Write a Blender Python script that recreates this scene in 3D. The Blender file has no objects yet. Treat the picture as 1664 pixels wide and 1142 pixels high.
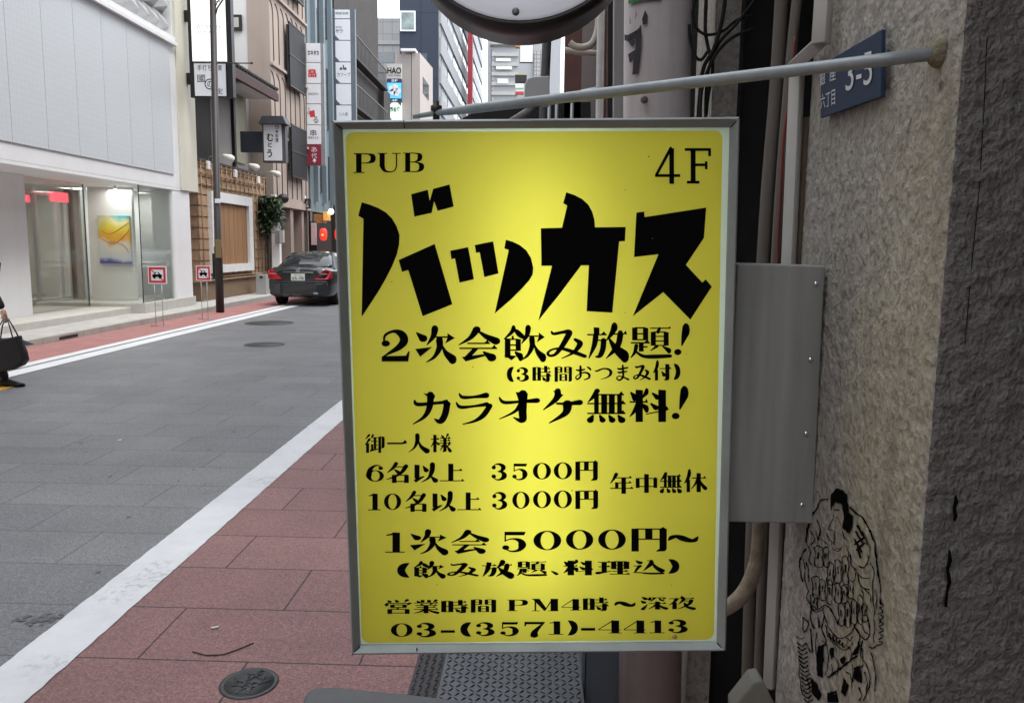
import bpy, bmesh, math, random
from mathutils import Vector, Matrix, noise
random.seed(7)
R = math.radians
SC = bpy.context.scene
COL = SC.collection

# ------------------------------------------------------------------ camera
FPX = 1291.0
cam_d = bpy.data.cameras.new('camera')
cam = bpy.data.objects.new('camera', cam_d)
COL.objects.link(cam)
cam_d.sensor_width = 36.0
cam_d.lens = 36.0 * FPX / 1664.0
cam_d.clip_start = 0.05
cam_d.clip_end = 2000.0
CR = Matrix.Rotation(R(1.72), 3, 'Z') @ Matrix.Rotation(R(90 - 7.5), 3, 'X') @ Matrix.Rotation(R(0.7), 3, 'Z')
CP = Vector((0, 0, 1.7))
cam.matrix_world = Matrix.Translation(CP) @ CR.to_4x4()
SC.camera = cam

# ------------------------------------------------------------------ sky, sun, exposure
world = bpy.data.worlds.new('World')
SC.world = world
world.use_nodes = True
wn, wl = world.node_tree.nodes, world.node_tree.links
sky = wn.new('ShaderNodeTexSky')
sky.sky_type = 'NISHITA'
sky.sun_disc = False
sky.sun_elevation = R(62)
sky.sun_rotation = R(115)
sky.dust_density = 4.0
ovc = wn.new('ShaderNodeMixRGB')               # an even overcast layer over the clear sky
ovc.inputs[0].default_value = 0.85
ovc.inputs[2].default_value = (9.3, 9.6, 10.1, 1)
wl.new(sky.outputs[0], ovc.inputs[1])
wl.new(ovc.outputs[0], wn['Background'].inputs[0])
wn['Background'].inputs[1].default_value = 0.13
sun_d = bpy.data.lights.new('sun', 'SUN')
sun_d.energy = 0.9
sun_d.angle = R(25)
sun_d.color = (1.0, 0.97, 0.92)
sun = bpy.data.objects.new('sun', sun_d)
COL.objects.link(sun)
sd = Vector((math.cos(R(62)) * math.sin(R(115)), math.cos(R(62)) * math.cos(R(115)), math.sin(R(62))))
sun.rotation_euler = (-sd).to_track_quat('-Z', 'Y').to_euler()
sun.location = (6, -4, 30)
SC.view_settings.view_transform = 'Standard'
SC.view_settings.look = 'None'
SC.view_settings.exposure = 1.35
SC.view_settings.gamma = 1.0
SC.cycles.max_bounces = 8
SC.cycles.transparent_max_bounces = 12
SC.cycles.use_denoising = True

# ------------------------------------------------------------------ measuring helpers (a pixel of the photo on a known plane)
def ray(px, py): return CR @ Vector(((px - 832) / FPX, -(py - 571) / FPX, -1))
def onY(px, py, Y):
    d = ray(px, py); return CP + d * (Y / d.y)
def onX(px, py, X):
    d = ray(px, py); return CP + d * (X / d.x)
def G(px, py, z=0.0):
    d = ray(px, py); return CP + d * ((z - CP.z) / d.z)

# ------------------------------------------------------------------ materials
def M(name, col, rough=0.7, var=0.12, scale=6.0, bump=0.0, bscale=60.0, metal=0.0, streak=0.0, spec=0.4, emit=None, es=0.0):
    m = bpy.data.materials.new(name)
    m.use_nodes = True
    n, l = m.node_tree.nodes, m.node_tree.links
    b = n['Principled BSDF']
    b.inputs['Roughness'].default_value = rough
    b.inputs['Metallic'].default_value = metal
    b.inputs['Specular IOR Level'].default_value = spec
    geo = n.new('ShaderNodeNewGeometry')
    src = geo.outputs['Position']
    if var > 0:
        nt = n.new('ShaderNodeTexNoise')
        nt.inputs['Scale'].default_value = scale
        nt.inputs['Detail'].default_value = 8
        nt.inputs['Roughness'].default_value = 0.65
        l.new(src, nt.inputs['Vector'])
        fac = nt.outputs['Fac']
        if streak > 0:
            mp = n.new('ShaderNodeMapping')
            mp.inputs['Scale'].default_value = (1, 1, 0.06)
            l.new(src, mp.inputs['Vector'])
            n2 = n.new('ShaderNodeTexNoise')
            n2.inputs['Scale'].default_value = scale * 2.5
            n2.inputs['Detail'].default_value = 5
            l.new(mp.outputs[0], n2.inputs['Vector'])
            mx = n.new('ShaderNodeMix')
            mx.inputs[0].default_value = streak
            l.new(fac, mx.inputs[2]); l.new(n2.outputs['Fac'], mx.inputs[3])
            fac = mx.outputs[0]
        rp = n.new('ShaderNodeValToRGB')
        rp.color_ramp.elements[0].position = 0.3
        rp.color_ramp.elements[1].position = 0.7
        rp.color_ramp.elements[0].color = [c * (1 - var) for c in col] + [1]
        rp.color_ramp.elements[1].color = [min(1, c * (1 + var)) for c in col] + [1]
        l.new(fac, rp.inputs[0])
        l.new(rp.outputs[0], b.inputs['Base Color'])
    else:
        b.inputs['Base Color'].default_value = list(col) + [1]
    if bump > 0:
        nb = n.new('ShaderNodeTexNoise')
        nb.inputs['Scale'].default_value = bscale
        nb.inputs['Detail'].default_value = 4
        l.new(src, nb.inputs['Vector'])
        bp = n.new('ShaderNodeBump')
        bp.inputs['Strength'].default_value = bump
        bp.inputs['Distance'].default_value = 0.6 / bscale
        l.new(nb.outputs['Fac'], bp.inputs['Height'])
        l.new(bp.outputs[0], b.inputs['Normal'])
    if emit:
        b.inputs['Emission Color'].default_value = list(emit) + [1]
        b.inputs['Emission Strength'].default_value = es
    return m

def tree_of(m):
    return m.node_tree.nodes, m.node_tree.links, m.node_tree.nodes['Principled BSDF']

def glass_mat(name, tint=(0.94, 0.965, 0.955), refl=0.55):
    m = bpy.data.materials.new(name)
    m.use_nodes = True
    n, l = m.node_tree.nodes, m.node_tree.links
    n.remove(n['Principled BSDF'])
    tr = n.new('ShaderNodeBsdfTransparent'); tr.inputs[0].default_value = list(tint) + [1]
    gl = n.new('ShaderNodeBsdfGlossy'); gl.inputs['Roughness'].default_value = 0.02
    fr = n.new('ShaderNodeFresnel'); fr.inputs[0].default_value = 1.45
    mt = n.new('ShaderNodeMath'); mt.operation = 'MULTIPLY'; mt.inputs[1].default_value = refl
    mx = n.new('ShaderNodeMixShader')
    l.new(fr.outputs[0], mt.inputs[0]); l.new(mt.outputs[0], mx.inputs[0])
    l.new(tr.outputs[0], mx.inputs[1]); l.new(gl.outputs[0], mx.inputs[2])
    l.new(mx.outputs[0], n['Material Output'].inputs[0])
    return m

def paver_mat(name, c1, c2, speck, rough, joint, worn=None):
    """paving slabs: running bond 0.94 x 0.48 m, thin dark joints, stone speckle"""
    m = M(name, c1, rough, 0)
    n, l, b = tree_of(m)
    geo = n.new('ShaderNodeNewGeometry')
    mp = n.new('ShaderNodeMapping')
    mp.inputs['Location'].default_value = (PAVE_X, PAVE_Y, 0)
    l.new(geo.outputs['Position'], mp.inputs['Vector'])
    br = n.new('ShaderNodeTexBrick')
    br.inputs['Scale'].default_value = 1.0
    br.inputs['Brick Width'].default_value = 0.92
    br.inputs['Row Height'].default_value = 0.468
    br.inputs['Mortar Size'].default_value = 0.005
    br.inputs['Mortar Smooth'].default_value = 0.3
    br.inputs['Color1'].default_value = list(c1) + [1]
    br.inputs['Color2'].default_value = list(c2) + [1]
    br.inputs['Mortar'].default_value = list(joint) + [1]
    l.new(mp.outputs[0], br.inputs['Vector'])
    # fine speckle
    sp = n.new('ShaderNodeTexNoise'); sp.inputs['Scale'].default_value = 95; sp.inputs['Detail'].default_value = 6; sp.inputs['Roughness'].default_value = 0.8
    l.new(geo.outputs['Position'], sp.inputs['Vector'])
    r1 = n.new('ShaderNodeValToRGB')
    r1.color_ramp.elements[0].position = 0.34; r1.color_ramp.elements[0].color = (1 - speck, 1 - speck, 1 - speck, 1)
    r1.color_ramp.elements[1].position = 0.70; r1.color_ramp.elements[1].color = (1 + speck * 1.1, 1 + speck * 1.1, 1 + speck * 1.1, 1)
    l.new(sp.outputs['Fac'], r1.inputs[0])
    mul = n.new('ShaderNodeMixRGB'); mul.blend_type = 'MULTIPLY'; mul.inputs[0].default_value = 1
    l.new(br.outputs['Color'], mul.inputs[1]); l.new(r1.outputs[0], mul.inputs[2])
    g2 = n.new('ShaderNodeTexNoise'); g2.inputs['Scale'].default_value = 34; g2.inputs['Detail'].default_value = 9; g2.inputs['Roughness'].default_value = 0.85
    l.new(geo.outputs['Position'], g2.inputs['Vector'])
    rg = n.new('ShaderNodeValToRGB'); rg.color_ramp.elements[0].position = 0.36; rg.color_ramp.elements[0].color = (0.66, 0.66, 0.66, 1); rg.color_ramp.elements[1].position = 0.66; rg.color_ramp.elements[1].color = (1.3, 1.3, 1.3, 1)
    l.new(g2.outputs['Fac'], rg.inputs[0])
    mg = n.new('ShaderNodeMixRGB'); mg.blend_type = 'MULTIPLY'; mg.inputs[0].default_value = 1
    l.new(mul.outputs[0], mg.inputs[1]); l.new(rg.outputs[0], mg.inputs[2]); mul = mg
    # broad wear
    wr = n.new('ShaderNodeTexNoise'); wr.inputs['Scale'].default_value = 1.3; wr.inputs['Detail'].default_value = 8; wr.inputs['Roughness'].default_value = 0.7
    l.new(geo.outputs['Position'], wr.inputs['Vector'])
    r2 = n.new('ShaderNodeValToRGB')
    r2.color_ramp.elements[0].position = 0.3; r2.color_ramp.elements[0].color = (0.80, 0.80, 0.81, 1)
    r2.color_ramp.elements[1].position = 0.72; r2.color_ramp.elements[1].color = (1.14, 1.13, 1.12, 1)
    l.new(wr.outputs['Fac'], r2.inputs[0])
    mul2 = n.new('ShaderNodeMixRGB'); mul2.blend_type = 'MULTIPLY'; mul2.inputs[0].default_value = 1
    l.new(mul.outputs[0], mul2.inputs[1]); l.new(r2.outputs[0], mul2.inputs[2])
    out = mul2.outputs[0]
    # pale gravel flecks
    vo = n.new('ShaderNodeTexVoronoi'); vo.inputs['Scale'].default_value = 60
    l.new(geo.outputs['Position'], vo.inputs['Vector'])
    cl = n.new('ShaderNodeMath'); cl.operation = 'LESS_THAN'; cl.inputs[1].default_value = 0.13
    l.new(vo.outputs['Distance'], cl.inputs[0])
    mm = n.new('ShaderNodeMath'); mm.operation = 'MULTIPLY'; mm.inputs[1].default_value = 0.35
    l.new(cl.outputs[0], mm.inputs[0])
    fl = n.new('ShaderNodeMixRGB'); fl.inputs[2].default_value = (0.5, 0.48, 0.46, 1)
    l.new(mm.outputs[0], fl.inputs[0]); l.new(out, fl.inputs[1])
    l.new(fl.outputs[0], b.inputs['Base Color'])
    bp = n.new('ShaderNodeBump'); bp.inputs['Strength'].default_value = 0.5; bp.inputs['Distance'].default_value = 0.004
    l.new(sp.outputs['Fac'], bp.inputs['Height'])
    l.new(bp.outputs[0], b.inputs['Normal'])
    return m
def grid_mat(name, c1, c2, mor, sw, sh, swap, ms=0.03):
    m = M(name, c1, 0.5, 0); n, l, b_ = tree_of(m)
    g = n.new('ShaderNodeNewGeometry'); s = n.new('ShaderNodeSeparateXYZ'); c = n.new('ShaderNodeCombineXYZ'); l.new(g.outputs['Position'], s.inputs[0])
    l.new(s.outputs[1 if swap else 0], c.inputs[0]); l.new(s.outputs[2], c.inputs[1])
    k = n.new('ShaderNodeTexBrick'); k.offset = 0.0; k.inputs['Scale'].default_value = 1; k.inputs['Brick Width'].default_value = sw; k.inputs['Row Height'].default_value = sh; k.inputs['Mortar Size'].default_value = ms
    k.inputs['Color1'].default_value = list(c1)+[1]; k.inputs['Color2'].default_value = list(c2)+[1]; k.inputs['Mortar'].default_value = list(mor)+[1]
    l.new(c.outputs[0], k.inputs['Vector']); l.new(k.outputs[0], b_.inputs['Base Color']); return m
PAVE_X, PAVE_Y = 2.08, -3.03

# ------------------------------------------------------------------ mesh builder
class MB:
    def __init__(s): s.v = []; s.f = []; s.mi = []; s.sm = []; s.cur = 0; s.smooth = False
    def vert(s, p): s.v.append(Vector(p)); return len(s.v) - 1
    def face(s, ids): s.f.append(tuple(ids)); s.mi.append(s.cur); s.sm.append(s.smooth)
    def poly(s, pts): s.face([s.vert(p) for p in pts])
    def box(s, x0, x1, y0, y1, z0, z1):
        if x0 > x1: x0, x1 = x1, x0
        if y0 > y1: y0, y1 = y1, y0
        if z0 > z1: z0, z1 = z1, z0
        i = [s.vert(p) for p in ((x0,y0,z0),(x1,y0,z0),(x1,y1,z0),(x0,y1,z0),(x0,y0,z1),(x1,y0,z1),(x1,y1,z1),(x0,y1,z1))]
        for q in ((3,2,1,0),(4,5,6,7),(0,1,5,4),(1,2,6,5),(2,3,7,6),(3,0,4,7)): s.face([i[k] for k in q])
        return s
    def slab(s, pts, d):
        """extrude the polygon pts along vector d"""
        d = Vector(d); n = len(pts)
        a = [s.vert(p) for p in pts]; b = [s.vert(Vector(p) + d) for p in pts]
        s.face(a[::-1]); s.face(b)
        for k in range(n): s.face((a[k], a[(k+1) % n], b[(k+1) % n], b[k]))
        return s
    def tube(s, path, r, n=10, cap=True):
        path = [Vector(p) for p in path]
        rs = r if isinstance(r, (list, tuple)) else [r] * len(path)
        rings = []; up = None
        for k, p in enumerate(path):
            t = (path[min(k+1, len(path)-1)] - path[max(k-1, 0)]).normalized()
            if up is None:
                up = Vector((0, 0, 1)) if abs(t.z) < 0.9 else Vector((1, 0, 0))
            u = (up - t * up.dot(t)).normalized(); w = t.cross(u); up = u
            rings.append([s.vert(p + (u * math.cos(2*math.pi*j/n) + w * math.sin(2*math.pi*j/n)) * rs[k]) for j in range(n)])
        sm = s.smooth; s.smooth = True
        for a, b in zip(rings, rings[1:]):
            for j in range(n): s.face((a[j], a[(j+1) % n], b[(j+1) % n], b[j]))
        s.smooth = sm
        if cap: s.face(rings[0][::-1]); s.face(rings[-1])
        return s
    def lathe(s, o, ax, prof, n=24, ref=None):
        """prof: list of (radius, distance along ax)"""
        o = Vector(o); ax = Vector(ax).normalized()
        u = Vector(ref) if ref else (Vector((1, 0, 0)) if abs(ax.x) < 0.9 else Vector((0, 0, 1)))
        u = (u - ax * u.dot(ax)).normalized(); w = ax.cross(u)
        rings = [[s.vert(o + ax * h + (u * math.cos(2*math.pi*j/n) + w * math.sin(2*math.pi*j/n)) * max(r, 1e-4)) for j in range(n)] for r, h in prof]
        sm = s.smooth; s.smooth = True
        for a, b in zip(rings, rings[1:]):
            for j in range(n): s.face((a[j], a[(j+1) % n], b[(j+1) % n], b[j]))
        s.smooth = sm
        s.face(rings[0][::-1]); s.face(rings[-1])
        return s
    def ball(s, c, r, n=10, sc=(1, 1, 1)):
        c = Vector(c); rings = []
        for i in range(1, n):
            a = math.pi * i / n
            rings.append([s.vert(c + Vector((math.sin(a)*math.cos(2*math.pi*j/(2*n))*sc[0], math.sin(a)*math.sin(2*math.pi*j/(2*n))*sc[1], math.cos(a)*sc[2])) * r) for j in range(2*n)])
        t = s.vert(c + Vector((0, 0, r * sc[2]))); b = s.vert(c - Vector((0, 0, r * sc[2])))
        sm = s.smooth; s.smooth = True; m = 2*n
        for j in range(m):
            s.face((t, rings[0][j], rings[0][(j+1) % m])); s.face((b, rings[-1][(j+1) % m], rings[-1][j]))
        for a, q in zip(rings, rings[1:]):
            for j in range(m): s.face((a[j], q[j], q[(j+1) % m], a[(j+1) % m]))
        s.smooth = sm
        return s
    def loops(s, loops):
        """quads between successive closed loops of equal length"""
        ids = [[s.vert(p) for p in lp] for lp in loops]
        for a, b in zip(ids, ids[1:]):
            for k in range(len(a)): s.face((a[k], a[(k+1) % len(a)], b[(k+1) % len(a)], b[k]))
        return ids
    def build(s, name, mats, parent=None, bevel=0.0, loc=None, recalc=True):
        me = bpy.data.meshes.new(name)
        if parent is not None: o0 = PLOC.get(parent.name, Vector((0, 0, 0)))
        elif loc is not None: o0 = Vector(loc)
        else:
            mn = [min(p[i] for p in s.v) for i in range(3)]; mxx = [max(p[i] for p in s.v) for i in range(3)]
            o0 = Vector(((mn[0]+mxx[0])/2, (mn[1]+mxx[1])/2, mn[2]))
        me.from_pydata([p - o0 for p in s.v], [], s.f)
        for m in (mats if isinstance(mats, (list, tuple)) else [mats]): me.materials.append(m)
        for p, k, sm in zip(me.polygons, s.mi, s.sm): p.material_index = k; p.use_smooth = sm
        if recalc:
            bm = bmesh.new(); bm.from_mesh(me)
            bmesh.ops.recalc_face_normals(bm, faces=bm.faces); bm.to_mesh(me); bm.free()
        me.update()
        ob = bpy.data.objects.new(name, me); COL.objects.link(ob)
        if parent is not None: ob.parent = parent; PLOC[ob.name] = o0
        else: ob.location = o0; PLOC[ob.name] = o0
        if bevel > 0:
            md = ob.modifiers.new('bevel', 'BEVEL'); md.width = bevel; md.segments = 2; md.limit_method = 'ANGLE'
        return ob
PLOC = {}

def tag(o, label=None, cat=None, group=None, kind=None):
    if label: o['label'] = label
    if cat: o['category'] = cat
    if group: o['group'] = group
    if kind: o['kind'] = kind
    return o
def thing(name, label, cat, loc, group=None):
    o = bpy.data.objects.new(name, None); COL.objects.link(o)
    o.location = loc; o.empty_display_size = 0.2; PLOC[o.name] = Vector(loc)
    return tag(o, label, cat, group)
def struct(name, mb, mats): return tag(mb.build(name, mats), kind='structure')
def boxo(name, mat, parent, *a, bevel=0.0): return MB().box(*a).build(name, mat, parent, bevel)
def copy_thing(o, delta):
    c = o.copy(); COL.objects.link(c); c.location = Vector(o.location) + Vector(delta)
    for ch in o.children:
        d = ch.copy(); COL.objects.link(d); d.parent = c
        for g in ch.children:
            e = g.copy(); COL.objects.link(e); e.parent = d
    return c

# flat lettering from the built-in font: returns (verts2d, faces) normalised to its own bounding box
_tc = {}
def glyphs(text, bold=0.0):
    k = (text, bold)
    if k in _tc: return _tc[k]
    cu = bpy.data.curves.new('lettering', 'FONT'); cu.body = text; cu.offset = bold; cu.resolution_u = 3
    ob = bpy.data.objects.new('lettering', cu); COL.objects.link(ob)
    dg = bpy.context.evaluated_depsgraph_get()
    me = ob.evaluated_get(dg).to_mesh()
    v = [(p.co.x, p.co.y) for p in me.vertices]; f = [tuple(p.vertices) for p in me.polygons]
    ob.evaluated_get(dg).to_mesh_clear()
    bpy.data.objects.remove(ob); bpy.data.curves.remove(cu)
    if not v: v = [(0, 0), (1, 1)]
    x0 = min(p[0] for p in v); x1 = max(p[0] for p in v); y0 = min(p[1] for p in v); y1 = max(p[1] for p in v)
    v = [((p[0]-x0)/max(x1-x0, 1e-6), (p[1]-y0)/max(y1-y0, 1e-6)) for p in v]
    _tc[k] = (v, f, (x1-x0)/max(y1-y0, 1e-6))
    return _tc[k]
def put_text(mb, text, bl, U, V, w, h, bold=0.0):
    """text stretched to w x h with its bottom left corner at bl"""
    v, f, a = glyphs(text, bold)
    bl = Vector(bl); U = Vector(U); V = Vector(V); b = len(mb.v)
    for p in v: mb.v.append(bl + U * (p[0] * w) + V * (p[1] * h))
    for q in f: mb.face([b + i for i in q])
def text_px(mb, text, x0, y0, x1, y1, Y, bold=0.0):
    """text filling a photo-measured box on a plane facing down the street"""
    a = onY(x0, y1, Y); c = onY(x1, y0, Y)
    put_text(mb, text, a, (1, 0, 0), (0, 0, 1), c.x - a.x, c.z - a.z, bold)

# ------------------------------------------------------------------ brush-drawn glyphs (heavy Mincho lettering)
def catmull(pts, n=7):
    if len(pts) == 2:
        a, b = pts; return [tuple(a[i] + (b[i]-a[i]) * t / 3 for i in range(3)) for t in range(4)]
    P = [pts[0]] + list(pts) + [pts[-1]]; out = []
    for k in range(1, len(P) - 2):
        p0, p1, p2, p3 = P[k-1:k+3]
        for j in range(n):
            t = j / n
            out.append(tuple(0.5*((2*p1[i]) + (-p0[i]+p2[i])*t + (2*p0[i]-5*p1[i]+4*p2[i]-p3[i])*t*t + (-p0[i]+3*p1[i]-3*p2[i]+p3[i])*t**3) for i in range(3)))
    out.append(tuple(pts[-1])); return out
def brush(pts):
    """(x, y, width) list -> list of 2D quads, with rounded fat ends"""
    c = catmull(pts); q = []; L = []; Rr = []
    for k, p in enumerate(c):
        a = c[max(k-1, 0)]; b = c[min(k+1, len(c)-1)]
        tx, ty = b[0]-a[0], b[1]-a[1]; ln = math.hypot(tx, ty) or 1
        nx, ny = -ty/ln*p[2]/2, tx/ln*p[2]/2
        L.append((p[0]+nx, p[1]+ny)); Rr.append((p[0]-nx, p[1]-ny))
    for k in range(len(c)-1): q.append([L[k], L[k+1], Rr[k+1], Rr[k]])
    for p in (pts[0], pts[-1]):
        if p[2] > 9: q.append([(p[0]+p[2]/2*math.cos(t*0.6283), p[1]+p[2]/2*math.sin(t*0.6283)) for t in range(10)])
    return q
RADS = {
 'ketsu': 'b 30 0 22 24 22 16 2 48 1;k 28 24 80;p 74 12 100 27 66 44 74 26;b 46 34 22 46 56 19 28 84 10 0 100 1;b 54 46 3 68 72 15 92 92 26',
 'shoku': 'b 50 0 20 36 14 13 0 34 2;b 52 2 6 72 14 18 98 26 14;v 20 30 92 26;v 74 32 70 24;k 20 34 74;k 20 52 74;k 20 68 74;p 0 84 40 100 68 86 30 84;b 56 74 6 86 90 24;v 46 22 34 10',
 'page': 'k 0 4 100;p 84 4 96 -4 100 5;b 46 6 12 38 18 14;v 16 18 72 22;v 78 18 72 22;k 16 19 78;k 16 36 78;k 16 54 78;k 16 71 78;b 34 74 12 2 92 3;b 60 74 4 92 92 20',
 'ji': 'v 7 8 92 15;v 34 8 92 15;k 7 10 34;k 7 48 34;k 7 88 34;h 46 18 94;v 70 0 42 14;h 42 40 98;h 42 62 100;v 82 44 90 15;b 82 90 14 66 98 3;b 52 68 4 62 84 14',
 'mon': 'v 8 3 100 15;v 38 3 40 11;k 8 4 38;k 8 21 38;k 8 39 38;v 92 3 92 15;b 92 90 14 80 98 3;v 62 3 40 11;k 62 4 92;k 62 21 92;k 62 39 92;v 34 50 95 11;v 66 50 95 11;k 34 51 66;k 34 71 66;k 34 92 66',
 'nin': 'b 66 0 36 44 28 26 0 54 2;v 52 34 100 36',
 'kome': 'b 4 8 5 24 24 22;b 88 6 20 66 26 5;h 0 38 94;v 50 0 100 34;b 44 42 20 24 66 14 0 84 2;b 60 44 6 88 60 22',
 'boku': 'b 44 0 28 30 20 18 4 44 2;k 26 22 90;p 84 22 98 10 104 24;b 72 24 26 58 60 22 4 100 2;b 16 34 6 46 66 24 94 94 36',
}
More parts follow.
